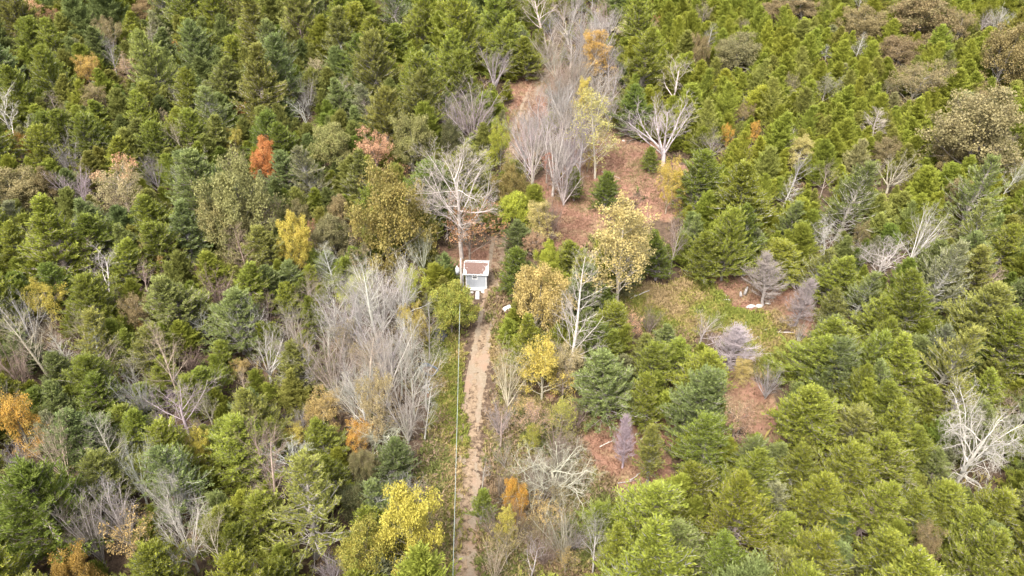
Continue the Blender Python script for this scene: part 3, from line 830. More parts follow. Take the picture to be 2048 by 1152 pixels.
 ('gnarl',776,846,110,905,'creamgreen','gnarled pale green-white tree with lichen at the foot of the bare wood','the lichened gnarled tree'),
 ('round',680,700,90,790,'greypale','spreading pale bare tree',None),
 ('round',740,690,90,806,'tanbark','tan bare tree',None),
 ('open',30,800,96,915,'orangegold','big orange-gold tree at the photo edge','the big orange-gold tree'),
 ('round',12,762,60,850,'tanbark','tan bare treetop',None),
 ('gnarl',42,898,80,968,'grey','dead grey tree under the big orange-gold tree',None),
 ('open',396,858,60,935,'clearyellow','bright lemon yellow tree among dark cedars','the lemon yellow tree'),
 ('open',338,882,46,930,'gold','gold tree beside the lemon yellow tree',None),
 ('round',362,786,150,885,'lavender','wide pinkish grey bare tree over the cedars','the wide pinkish grey tree'),
 ('snag',194,956,78,1046,'white','small dead white tree in a dark gap','the small dead white tree'),
 ('vase',362,994,122,1152,'white','large white bare tree with upswept fan near the bottom edge','the large fan-shaped white tree'),
 ('round',428,1036,78,1160,'creambark','cream bare tree beside the large fan-shaped white tree',None),
 ('oak',145,1108,104,1196,'goldbronze','bronze-gold bush at the bottom edge','the bronze-gold bush'),
 ('thin',262,1046,80,1146,'goldtan','gold-tan loose tree left of the large fan-shaped white tree',None),
 ('round',596,884,148,965,'white','white bare tree with twisting limbs over the dark cedars','the twisting white tree'),
 ('open',590,856,64,900,'goldyellow','yellow leaves above the twisting white tree',None),
 ('open',714,852,68,912,'orangegold','orange-gold tree at the foot of the bare wood','the orange-gold tree'),
 ('oak',728,906,56,985,'tanolive','tan-olive bush',None),
 ('oak',712,968,70,1040,'darkolive','dark leafy bush in the shade',None),
 ('oak',828,980,130,1152,'clearyellow','tall bright yellow tree leaning over the track edge','the tall bright yellow tree'),
 ('oak',724,1034,110,1165,'yellowgreen','amber and green tree left of the tall bright yellow tree','the amber and green tree'),
 ('thicket',815,964,84,1022,'grey','grey bare brush behind the tall bright yellow tree',None),
 ('open',640,792,76,852,'goldtan','gold-tan tree in the dark cedars',None),
 ('thicket',600,826,54,872,'grey','small grey bare brush',None),
 ('thicket',660,1104,66,1172,'lavender','grey bare brush at the bottom edge',None),
 ('gnarl',1112,905,170,1000,'palebone','sprawling dead white tree over the weeds','the sprawling dead tree'),
 ('leader',1000,818,52,894,'pinkbark','thin pinkish bare sapling right of the track','the pinkish bare sapling'),
 ('snag',962,912,50,978,'grey','thin grey bare sapling at the track edge',None),
 ('thin',1066,804,66,892,'pinktan','pinkish tan half-bare tree',None),
 ('thinpoplar',1114,788,66,876,'yellowgreen','yellow-green thin tree on a pale stem',None),
 ('open',1064,842,42,902,'yellowgreen','low yellow-green sapling',None),
 ('oak',1038,954,48,1044,'orangegold','small dense orange tree right of the track','the small orange tree'),
 ('thin',1084,1000,70,1056,'goldtan','gold-tan scrub under the sprawling dead tree',None),
 ('poplar',1010,1018,42,1100,'yellow','slim yellow-green and gold sapling',None),
 ('thicket',988,1086,50,1166,'creambark','cream bare brush at the bottom edge',None),
 ('thicket',1130,1026,94,1122,'tanbark','brown-grey bare thicket right of the weeds',None),
 ('snag',1062,1084,66,1160,'grey','pale grey crooked tree at the bottom edge',None),
 ('round',1192,1050,84,1144,'greypale','pale bare tree at the cedar edge near the bottom','the pale bare tree at the bottom'),
 ('deadcedar',1252,842,50,938,'lavender','small lavender grey dead cedar standing alone on red ground','the small dead cedar'),
 ('deadcedar',1540,518,80,606,'lavenderdark','dead grey cedar with two stems behind the pale rocks','the dead grey cedar'),
 ('deadcedar',1606,560,64,648,'lavenderdark','dead grey cedar leaning over the red ground',None),
 ('deadcedar',1466,652,90,742,'lavender','lavender grey dead cedar leaning in the grassy clearing','the leaning lavender cedar'),
 ('topped',1474,792,68,912,'pinktan','bare tree with tan leaves at its foot beside the red ground','the tan-skirted bare tree'),
 ('open',1856,1052,62,1134,'tan','tan leafy bush in a dark gap','the tan bush in the gap'),
 ('snag',1806,960,50,1028,'white','small white dead tree above a dark gap',None),
 ('gnarl',1962,796,196,980,'whitebone','great white dead tree with a tangle of crooked limbs','the great white dead tree'),
 ('round',2030,786,76,846,'creambark','cream bare tree at the photo edge',None),
]
# tip x, tip y, width, colour   (cedars that can be told apart, the rest are set out among them)
C = [
 (1210,345,56,'d',418),(1150,490,80,'g',562),(1030,505,70,'d',592),(1038,440,54,'b',505),(1200,570,55,'d',650),(1215,600,76,'g',690),(1190,640,92,'d',730),(1212,665,62,'g',745),
 (1337,644,54,'b',705),(1290,672,50,'o',735),(1307,690,82,'g',775),(1217,714,116,'b',840),(1400,704,112,'g',800),(1290,755,74,'g',858),(1384,740,122,'b',872),(1417,843,104,'d',945),
 (1417,459,84,'g',560),(1460,409,94,'g',556),(1504,414,68,'d',548),(1394,434,42,'b',520),(1560,487,96,'g',560),(1576,394,54,'b',490),(1629,497,74,'o',580),(1666,504,84,'g',600),
 (1669,581,64,'o',660),(1722,541,78,'b',640),(1749,594,84,'g',690),(1826,547,108,'g',690),(1683,630,110,'g',740),(1636,670,116,'g',765),(1679,687,92,'b',790),(1812,685,98,'g',800),
 (1962,564,122,'o',720),(2030,547,80,'b',650),(2020,640,112,'g',770),(1900,640,104,'o',790),(1716,730,64,'g',820),(1769,724,64,'b',815),(1305,862,64,'o',968),(959,970,52,'g',1050),
 (1255,470,70,'d',575),(1318,470,60,'d',560),(1300,300,40,'d',345),(1150,330,40,'d',400),(1395,310,100,'d',430),(1268,180,80,'d',270),(1222,8,60,'d',60),
 (1636,775,122,'g',0),(1729,808,94,'o',0),(1812,778,96,'g',0),(1870,765,66,'g',0),(1940,768,84,'o',0),(1636,832,64,'g',0),(1626,878,56,'o',0),(1549,881,66,'b',0),(1709,905,112,'g',0),(1776,871,112,'g',0),
 (1599,905,84,'g',0),(1556,951,80,'s',0),(1883,911,64,'b',0),(1753,968,112,'g',0),(1889,1025,66,'g',0),(1919,975,94,'g',0),(2020,970,104,'g',0),(1963,1071,122,'g',0),(1796,1071,112,'g',0),
 (1643,1065,114,'g',0),(1686,1081,66,'b',0),(1569,1088,92,'o',0),(1414,925,94,'g',0),(1507,921,114,'g',0),(1524,885,84,'b',0),(1297,965,134,'g',0),(1207,995,84,'g',0),(1340,981,94,'g',0),
 (1284,1081,74,'g',0),(1384,1065,104,'b',0),(1474,1098,114,'g',0),(1317,1118,46,'g',0),(779,888,84,'b',0),(765,955,92,'b',0),(779,1101,94,'s',0),(595,955,172,'o',0),(505,998,92,'g',0),
 (20,955,184,'d',0),(83,1005,114,'g',0),(283,908,76,'g',0),(347,915,134,'b',0),(470,850,114,'g',0),(187,918,112,'o',0),(133,818,124,'b',0),(67,765,64,'d',0),(180,760,94,'d',0),
 (290,765,60,'g',0),(380,750,74,'g',0),(477,778,74,'b',0),(80,421,132,'g',0),(40,430,64,'g',0),(177,420,94,'d',0),(300,391,88,'g',0),(353,414,94,'b',0),(250,454,74,'o',0),(230,481,78,'g',0),
 (320,437,92,'g',0),(177,557,104,'g',0),(100,541,74,'d',0),(340,547,112,'b',0),(390,571,54,'g',0),(477,531,84,'g',0),(457,584,104,'b',0),(160,641,104,'o',0),(233,671,64,'g',0),
 (293,661,78,'o',0),(433,687,58,'g',0),(103,717,78,'b',0),(167,711,104,'d',0),(313,727,58,'g',0),(387,734,78,'g',0),(20,547,64,'d',0),(17,660,74,'b',0),(525,451,84,'o',0),(619,497,44,'d',0),
 (645,500,54,'b',0),(679,504,64,'g',0),(712,484,64,'d',0),(539,527,64,'b',0),(575,524,54,'b',0),(599,551,44,'d',0),(569,574,58,'g',0),(622,604,58,'g',0),(595,687,94,'o',0),
 (130,18,48,'g',0),(185,50,58,'b',0),(250,20,52,'g',0),(310,60,62,'b',0),(370,35,54,'g',0),(425,60,48,'g',0),(470,70,62,'g',0),(430,115,82,'o',0),(500,115,62,'b',0),(95,100,62,'g',0),
 (290,165,62,'g',0),(340,220,76,'g',0),(365,220,80,'g',0),(120,215,74,'d',0),(190,190,62,'g',0),(135,220,70,'g',0),(250,240,70,'o',0),(300,240,78,'g',0),(165,228,62,'d',0),(70,225,64,'d',0),
 (360,300,66,'b',0),(420,225,70,'o',0),(680,165,62,'b',0),(735,172,66,'s',0),(782,45,60,'g',0),(820,15,54,'g',0),(1055,75,60,'g',0),(1045,60,50,'b',0),
]
HIDE = [  # image outlines kept free of other trees: track, clearings
 [(872,1160),(852,1000),(852,900),(866,760),(884,690),(905,655),(925,610),(925,525),(985,515),(992,470),(1018,470),(1012,600),(1004,660),(1000,760),(1010,860),(1130,800),(1180,800),(1195,860),(1195,1000),(1190,1160)],
 [(1010,290),(1016,230),(1070,120),(1105,120),(1090,200),(1050,300)],
 [(1115,515),(1105,420),(1135,370),(1200,290),(1260,280),(1385,330),(1375,440),(1300,450),(1200,490),(1190,520)],
 [(1180,530),(1245,650),(1290,590),(1340,565),(1440,552),(1600,590),(1625,650),(1595,710),(1515,750),(1560,790),(1530,860),(1470,850),(1500,745),(1400,665),(1300,695),(1250,665)],
 [(1180,860),(1345,860),(1345,960),(1300,1005),(1190,990)],
]
TINT = dict(   # leaf colour, second leaf colour, bark
 peach=((.48,.30,.17),(.46,.22,.12),(.34,.28,.22)), rust=((.25,.125,.065),(.31,.17,.075),(.22,.17,.13)), tan=((.24,.18,.085),(.19,.16,.07),(.30,.27,.23)),
 brownolive=((.13,.11,.045),(.17,.12,.05),(.20,.17,.14)), gold=((.42,.25,.06),(.36,.24,.08),(.28,.24,.2)), pinktan=((.36,.23,.14),(.30,.22,.12),(.40,.33,.28)),
 orange=((.46,.20,.06),(.38,.22,.08),(.28,.23,.2)), red=((.42,.13,.07),(.46,.20,.10),(.30,.22,.2)), yellow=((.40,.32,.06),(.28,.27,.06),(.28,.25,.2)),
 orangegold=((.42,.22,.04),(.36,.25,.06),(.26,.22,.18)), creamtop=((.36,.30,.16),(.42,.23,.12),(.52,.44,.32)), olive=((.19,.18,.06),(.23,.20,.075),(.24,.21,.17)),
 darkolive=((.085,.09,.035),(.13,.11,.045),(.2,.18,.15)), chartreuse=((.33,.34,.04),(.25,.28,.04),(.28,.26,.2)), orangered=((.48,.18,.055),(.43,.20,.08),(.24,.18,.15)),
 goldolive=((.25,.18,.06),(.20,.17,.05),(.3,.27,.22)), tanolive=((.20,.17,.075),(.16,.15,.06),(.30,.27,.23)), oliveamber=((.19,.17,.045),(.25,.185,.05),(.22,.18,.14)),
 clearyellow=((.47,.385,.075),(.38,.33,.06),(.26,.23,.18)), pinkred=((.38,.17,.12),(.33,.12,.09),(.38,.30,.26)), cream=((.42,.36,.2),(.36,.31,.17),(.46,.40,.31)),
 goldyellow=((.42,.32,.06),(.36,.29,.08),(.38,.33,.26)), paleyellow=((.36,.30,.10),(.30,.26,.10),(.50,.45,.37)), palegold=((.37,.28,.10),(.32,.26,.09),(.36,.31,.25)),
 paletan=((.34,.29,.15),(.30,.26,.13),(.45,.40,.34)), brown=((.21,.165,.075),(.18,.15,.065),(.26,.22,.18)), tanbrown=((.21,.15,.075),(.19,.14,.07),(.26,.23,.2)),
 goldbrown=((.20,.155,.06),(.17,.14,.05),(.26,.23,.19)), greyolive=((.2,.18,.1),(.18,.17,.09),(.34,.31,.27)), goldtan=((.38,.26,.09),(.30,.23,.10),(.34,.29,.23)),
 limegreen=((.17,.20,.035),(.30,.28,.05),(.24,.21,.17)), straw=((.33,.26,.13),(.28,.22,.11),(.46,.41,.33)), yellowgreen=((.30,.27,.05),(.20,.22,.045),(.32,.28,.22)),
 goldbronze=((.36,.22,.05),(.24,.16,.05),(.25,.21,.17)), pinkbark=((.40,.21,.12),(.34,.20,.11),(.38,.28,.24)), orangetop=((.30,.25,.13),(.44,.22,.08),(.44,.38,.3)),
 grey=((0,0,0),(0,0,0),(.33,.305,.29)), greypale=((0,0,0),(0,0,0),(.43,.40,.37)), white=((0,0,0),(0,0,0),(.52,.50,.46)), whitebone=((0,0,0),(0,0,0),(.50,.465,.41)), palebone=((0,0,0),(0,0,0),(.43,.40,.35)),
 lavender=((0,0,0),(0,0,0),(.37,.325,.335)), lavenderdark=((0,0,0),(0,0,0),(.30,.265,.265)), brownbark=((0,0,0),(0,0,0),(.26,.20,.165)), tanbark=((0,0,0),(0,0,0),(.34,.29,.24)),
 creambark=((0,0,0),(0,0,0),(.50,.43,.33)), greypink=((0,0,0),(0,0,0),(.40,.34,.32)), creamgreen=((0,0,0),(0,0,0),(.46,.45,.35)),
)
CEDAR_TINT = dict(g=((.192,.214,.030),(.228,.236,.040)), d=((.135,.168,.026),(.165,.190,.034)), b=((.158,.188,.058),(.188,.208,.066)), o=((.188,.192,.044),(.22,.216,.054)), s=((.215,.22,.105),(.245,.235,.125)))
# ------------------------------------------------------------------ setting the trees out
KNAME = dict(vase='bare_tree', leader='bare_tree', round='bare_tree', thicket='bare_tree', gnarl='dead_tree', sycamore='bare_tree', snag='dead_tree', deadcedar='dead_cedar_tree',
             oak='broadleaf_tree', open='autumn_tree', thin='autumn_tree', topped='autumn_tree', poplar='tall_autumn_tree', thinpoplar='tall_autumn_tree')
GNAME = dict(bare_tree='bare trees among the cedars', dead_tree='dead trees among the cedars', dead_cedar_tree='dead cedars round the clearings',
             broadleaf_tree='full crowned broadleaf trees', autumn_tree='thinning autumn trees', tall_autumn_tree='tall narrow autumn trees', cedar_tree='cedars of the forest')
rnd = random.Random(5)
PLACED = []      # dict(x, y, r, px, py (middle of the crown), w, look, root, label, lm)
def jit(c, k=.10, h=.04):
    f = 1 + rnd.gauss(0, k)
    return tuple(max(.004, v*f*(1 + rnd.gauss(0, h))) for v in c)
def plant(name, proto, x, y, w, H, tints, rz=None, lean=.03):
    tr, cr, h0, w0 = proto
    sx = w / w0
    root = empty(name, (x, y, float(terrain(x, y)) - .05), (rnd.gauss(0, lean), rnd.gauss(0, lean), rnd.uniform(0, 6.28) if rz is None else rz), (sx*rnd.uniform(.94, 1.06), sx, H/h0))
    for nm, me, t1, t2 in (('trunk', tr, tints[2], tints[2]), ('crown', cr, tints[0], tints[1])):
        o = link(nm, me, root)
        o['tint'] = t1; o['tint2'] = t2
    return root
BARE = ('sycamore', 'vase', 'leader', 'round', 'thicket', 'gnarl', 'snag', 'deadcedar')
BARE_WOOD = [(590,620),(700,560),(800,570),(866,650),(858,720),(846,890),(740,905),(630,810),(560,720)]
GREY_ROW = [(1064,70),(1210,10),(1240,140),(1225,250),(1170,330),(1160,410),(1056,415),(1050,320),(1096,210),(1112,110)]
LEFT_WOOD = [(0,330),(500,300),(560,560),(560,1150),(0,1150)]
RIGHT_TOP = [(1380,40),(2040,40),(2040,420),(1500,420)]
TOP_LEFT = [(0,40),(980,40),(900,260),(0,300)]
def inside(poly, x, y):
    c = False; j = len(poly)-1
    for i in range(len(poly)):
        (xi, yi), (xj, yj) = poly[i], poly[j]
        if (yi > y) != (yj > y) and x < (xj-xi)*(y-yi)/(yj-yi) + xi: c = not c
        j = i
    return c
def more_bare(poly, n, wr, tints, kinds, ratio, gap, seed):
    """The less striking bare trees between the listed ones."""
    r = random.Random(seed); have = [(d[1], d[4]) for d in D]
    xs, ys = [q[0] for q in poly], [q[1] for q in poly]; tries = 0; made = 0
    WORD = dict(grey='grey', greypale='pale grey', tanbark='tan-grey', lavender='lavender grey', creamgreen='greenish white', creambark='cream', white='whitish', brownbark='brown', pinkbark='pinkish brown', goldtan='gold-tan', tan='tan', tanolive='tan-olive')
    KIND = dict(vase='fan-shaped bare tree', round='round-topped bare tree', thicket='many-stemmed bare tree', leader='straight-stemmed bare tree', snag='sparse dead tree', thin='half-bare tree', open='open leafy tree', oak='oak')
    while made < n and tries < 4000:
        tries += 1
        x, y = r.uniform(min(xs), max(xs)), r.uniform(min(ys), max(ys))
        if not inside(poly, x, y): continue
        if any(abs(x-a) < gap and abs(y-b) < gap*.7 for a, b in have): continue
        w = r.uniform(*wr)*(.55 + .45*y/700); k = r.choice(kinds)
        t = r.choice([v for v in tints if (v in ('tan', 'tanolive', 'goldtan')) == (k in ('thin', 'open', 'oak'))])
        D.append((k, x, y - w*r.uniform(*ratio), w, y, t, WORD[t] + ' ' + KIND[k], None)); have.append((x, y)); made += 1
more_bare(BARE_WOOD, 26, (70, 112), ['grey','greypale','greypale','tanbark','lavender','creamgreen','white','white','goldtan','tan'], ['vase','round','round','thicket','leader','thin'], (1.05, 1.45), 24, 1)
more_bare(GREY_ROW, 44, (80, 125), ['grey','greypale','greypale','tanbark','grey','lavender'], ['vase','round','round','thicket'], (1.0, 1.4), 15, 2)
SCRUB = [(1000,800),(1180,800),(1190,1000),(1180,1160),(980,1160),(985,900)]
more_bare(SCRUB, 22, (38, 62), ['grey','tanbark','tanbark','pinkbark','brownbark','goldtan','tan'], ['round','thicket','thicket','vase','thin'], (.9, 1.35), 24, 6)
more_bare(LEFT_WOOD, 34, (52, 88), ['grey','greypale','creambark','brownbark','pinkbark','white'], ['round','vase','thicket','leader'], (1.2, 1.6), 45, 3)
more_bare(RIGHT_TOP, 22, (45, 80), ['grey','greypale','tanbark','tan','tanolive','white'], ['round','leader','thin','open','thicket'], (1.0, 1.5), 45, 4)
more_bare(TOP_LEFT, 22, (50, 85), ['grey','greypale','tanbark','goldtan','tan'], ['round','leader','thin','open','thicket'], (1.0, 1.5), 55, 5)
cnt = {}
for kind, px, yt, w, yb, tint, label, lm in D:
    x, y = at(px, yb)
    H = height_at(y, yt)
    H = max(1.6, min(H*(1.1 if kind in BARE else 1.0), 19.0))
    dep = project(x, y, H*.7)[2]
    wm = w * dep / FPX
    x = (px - 1024)/FPX*project(x, y, H*.6)[2]
    t = TINT[tint]
    t = tuple(jit(c, .06, .03) for c in t)
    t = (t[0], t[1], tuple(v*.84 for v in t[2]))
    f = 1.1 if kind == 'deadcedar' else .93
    if kind in BARE: t = (tuple(v*k*f for v, k in zip(t[2], (1, .975, .95))), t[2], tuple(v*1.15 for v in t[2]))
    pr = PROTO[kind]; i = cnt.get(kind, 0); cnt[kind] = i + 1
    nm = KNAME[kind]
    root = plant(nm, pr[i % len(pr)], x, y, wm*(1.0 if kind not in ('oak', 'open') else .95), H, t)
    PLACED.append(dict(x=x, y=y, r=wm/2, H=H, px=px, py=(yt+yb)/2, w=w, look=label, root=root, lm=lm, full=bool(lm), name=nm, cat='tree' if nm != 'dead_cedar_tree' else 'dead cedar'))

CED = []         # x, y, width, H, tone, (listed)
for px, py, w, tone, yb in C:
    H = 7.0
    for _ in range(4):
        if yb:
            x, y = at(px, yb); H = max(2.5, min(11, height_at(y, py))); x = (px - 1024)/FPX*project(x, y, H*.6)[2]
        else:
            x, y = at(px, py, H)
        dep = project(x, y, H*.55)[2]
        wm = w*1.03*dep/FPX
        if not yb: H = max(3.2, min(11, wm*1.45))
    CED.append((x, y, wm, H, tone, True))
KEEP = [(d[1], d[2] + .38*(d[4]-d[2]), .36*d[3], .34*(d[4]-d[2]), at(d[1], d[4])[1]) for d in D]      # crowns that show whole
taken = [(p['x'], p['y'], p['r'], p['H']) for p in PLACED] + [(c[0], c[1], c[2]/2, c[3]) for c in CED]
TX = np.array(taken)
g = np.random.default_rng(3)
young = lambda px, py: (px > 1290 and py < 470) 
extra = []
for phase, tries in ((0, 9000), (1, 16000), (2, 16000)):
    for _ in range(tries):
        py = g.uniform(-190, 1420) if g.random() < .5 else None
        x, y = g.uniform(-135, 135), g.uniform(24, 215)
        px, py, dep = project(x, y)
        if not (-170 < px < 2220 and -230 < py < 1560): continue
        yng = young(px, py)
        if yng: wm = g.uniform(3.2, 4.6) if phase == 0 else g.uniform(2.0, 3.4)
        else: wm = g.uniform(4.8, 7.0) if phase == 0 else g.uniform(2.6, 4.6)
        if px < 1000 and py < 330 and phase == 0: wm *= 1.12
        if phase == 2: wm = g.uniform(1.5, 2.9)
        H = wm*g.uniform(1.4, 1.85)
        tx, ty, _ = project(x, y, H)
        mx, my, _ = project(x, y, H*.5)
        if any(inside(p, a, b) for p in HIDE for a, b in ((px, py), (mx, my), (tx, ty), (px - wm*.4*FPX/dep, py), (px + wm*.4*FPX/dep, py))): continue
        if any(inside(p, px, py) for p in (BARE_WOOD, GREY_ROW)) and g.random() < .62: continue
        if any(y < q[4] and min(((a-q[0])/q[2])**2 + ((b-q[1])/q[3])**2 for a, b in ((tx, ty), (mx, my), ((tx+mx)/2-wm*.28*FPX/dep, (ty+my)/2), ((tx+mx)/2+wm*.28*FPX/dep, (ty+my)/2))) < 1 for q in KEEP): continue
        r = wm/2
        d = np.hypot(TX[:, 0]-x, TX[:, 1]-y)
        k = (.78, .60, .56)[phase]
        if np.any(d < k*(TX[:, 2] + r)): continue
        v = math.sin(x*.06+1)+math.sin(y*.05+x*.03)+g.normal(0, .9)
        tone = 'g' if v > -.6 else 'o' if v > -1.5 else ('d' if g.random() < .5 else 'b')
        if yng: tone = 'g' if g.random() < .75 else 'o'
        elif g.random() < .09: tone = 'b'
        if g.random() < .05: tone = 's'
        CED.append((x, y, wm, H, tone, False))
        TX = np.vstack([TX, (x, y, r, H)])
print('cedars', len(CED), 'others', len(PLACED))
def share(c):
    px, py, dep = project(c[0], c[1], c[3]*.6)
    vis = -60 < px < 2108 and -40 < py < 1215
    return (c[2]/dep) * (1 if vis else .01) * (3 if c[5] else 1)
CED.sort(key=share, reverse=True)
N_SINGLE = 300
SIZEW = lambda w: 'broad ' if w > 5.4 else 'small ' if w < 3.7 else ''
TONEW = dict(g='yellow-green', d='dark green', b='blue-green', o='olive', s='silvery grey-green')
def cedar_proto(tone, w, tall):
    if tone == 's': return rnd.choice(PROTO['greycedar'])
    if tone in 'ob' and rnd.random() < .22: return rnd.choice(PROTO['greycedar'])
    return rnd.choice(PROTO['cedar'])
def cedar_tint(tone, px, py):
    a, b = CEDAR_TINT[tone]
    if young(px, py): a = tuple(u*v for u, v in zip(a, (1.18, 1.15, 1.05)))
    f = 1 + rnd.gauss(0, .11); hue = rnd.gauss(0, .035)
    return tuple(max(.004, v*f*m) for v, m in zip(a, (1+hue, 1, 1-hue))), tuple(max(.004, v*f*m) for v, m in zip(b, (1+hue, 1, 1-hue)))
for c in CED[:N_SINGLE]:
    x, y, wm, H, tone, listed = c
    px, py, dep = project(x, y, H*.6)
    pr = cedar_proto(tone, wm, H)
    if H/wm > 2.0: pr = rnd.choice(PROTO['slimcedar'])
    a, b = cedar_tint(tone, px, py)
    bark = jit((.34, .31, .28), .15)
    root = plant('cedar_tree', pr, x, y, wm, H, (a, b, bark), lean=.02)
    grey = any(pr is q for q in PROTO['greycedar'])
    look = SIZEW(wm) + TONEW[tone] + (' thin crowned' if grey else '') + ' cedar'
    PLACED.append(dict(x=x, y=y, r=wm/2, H=H, px=px, py=py, w=wm, look=look, root=root, lm=None, full=False, name='cedar_tree', cat='cedar'))

# the smaller, farther cedars: one object
def cedar_mass(rest):
    src = []
    seen = set()
    for p in PLACED:
        if p['name'] != 'cedar_tree': continue
        cr = [o for o in p['root'].children if o.name.startswith('crown')][0]
        if cr.data.name not in seen and len(src) < 9:
            seen.add(cr.data.name); src.append(cr)
    info = {m.name: (h, w) for k in ('cedar', 'greycedar', 'slimcedar') for t, m, h, w in PROTO[k]}
    n = len(rest)
    me = bpy.data.meshes.new('cedar_forest')
    me.vertices.add(n)
    co, sc, rz, ix, t1, t2 = [], [], [], [], [], []
    for x, y, wm, H, tone, _ in rest:
        k = rnd.randrange(len(src)); h0, w0 = info[src[k].data.name]
        px, py, _d = project(x, y, H*.6)
        a, b = cedar_tint(tone, px, py)
        co += [x, y, float(terrain(x, y)) - .05]; sc += [wm/w0, wm/w0, H/h0]; rz += [0, 0, rnd.uniform(0, 6.28)]; ix.append(k); t1 += list(a); t2 += list(b)
    me.vertices.foreach_set('co', co)
    for nm, v in (('size', sc), ('turn', rz), ('tint', t1), ('tint2', t2)):
        me.attributes.new(nm, 'FLOAT_VECTOR', 'POINT').data.foreach_set('vector', v)
    me.attributes.new('pick', 'INT', 'POINT').data.foreach_set('value', ix)
    o = link('cedar_forest', me)
    ng = bpy.data.node_groups.new('cedar_forest', 'GeometryNodeTree')
    ng.interface.new_socket('Geometry', in_out='INPUT', socket_type='NodeSocketGeometry')
    ng.interface.new_socket('Geometry', in_out='OUTPUT', socket_type='NodeSocketGeometry')
    gi, go = ng.nodes.new('NodeGroupInput'), ng.nodes.new('NodeGroupOutput')
    iop = ng.nodes.new('GeometryNodeInstanceOnPoints'); iop.inputs['Pick Instance'].default_value = True
    join = ng.nodes.new('GeometryNodeGeometryToInstance')
    for s in reversed(src):
        oi = ng.nodes.new('GeometryNodeObjectInfo'); oi.transform_space = 'ORIGINAL'; oi.inputs['Object'].default_value = s
        ng.links.new(oi.outputs['Geometry'], join.inputs[0])
    def named(nm, ty):
        a = ng.nodes.new('GeometryNodeInputNamedAttribute'); a.data_type = ty; a.inputs['Name'].default_value = nm; return a.outputs[0]
    ng.links.new(gi.outputs[0], iop.inputs['Points']); ng.links.new(join.outputs[0], iop.inputs['Instance'])
    ng.links.new(named('pick', 'INT'), iop.inputs['Instance Index'])
    e2r = ng.nodes.new('FunctionNodeEulerToRotation'); ng.links.new(named('turn', 'FLOAT_VECTOR'), e2r.inputs[0]); ng.links.new(e2r.outputs[0], iop.inputs['Rotation'])
    ng.links.new(named('size', 'FLOAT_VECTOR'), iop.inputs['Scale'])
    ng.links.new(iop.outputs[0], go.inputs[0])
    md = o.modifiers.new('cedars', 'NODES'); md.node_group = ng
    tag(o, 'farther and half hidden cedars filling the forest between the nearer trees', 'cedar forest', kind='stuff')
cedar_mass(CED[N_SINGLE:])
# ------------------------------------------------------------------ shed, pole and the other things by the track
SHED_ROT = math.radians(-2.5)
M_WALL = plain('painted_siding', (.33, .345, .365), (.26, .275, .295), 4, .6)
M_WHITE = plain('white_paint', (.58, .58, .57), (.47, .47, .45), 5, .5)
M_GLASS = plain('dark_glass', (.012, .014, .016), (.03, .03, .035), 3, .08, spec=.5)
M_ROOF = plain('white_roof_sheet', (.58, .58, .58), (.45, .44, .43), 4, .45)
M_LITTER = plain('fallen_leaves', (.15, .092, .075), (.095, .06, .048), 18, .9)
M_POLE = plain('weathered_pole', (.30, .25, .21), (.20, .165, .14), 5, .85)
M_METAL = plain('grey_metal', (.52, .53, .54), (.40, .41, .42), 6, .45, .4)
M_PLASTIC = plain('white_plastic', (.68, .69, .69), (.56, .56, .54), 5, .4)
M_BLACK = plain('black_plastic_sheet', (.012, .012, .014), (.03, .03, .032), 6, .35, spec=.5)
M_TUB = plain('worn_blue_grey_metal', (.13, .17, .21), (.08, .085, .09), 5, .4, .35)
M_ROCK = plain('pale_rock', (.47, .44, .40), (.32, .29, .26), 4, .9, bump=.5)
M_DEADWOOD = plain('weathered_wood', (.50, .46, .41), (.34, .30, .26), 5, .85)
M_SCRAP = plain('scrap_boards', (.36, .33, .31), (.20, .18, .165), 4, .8)

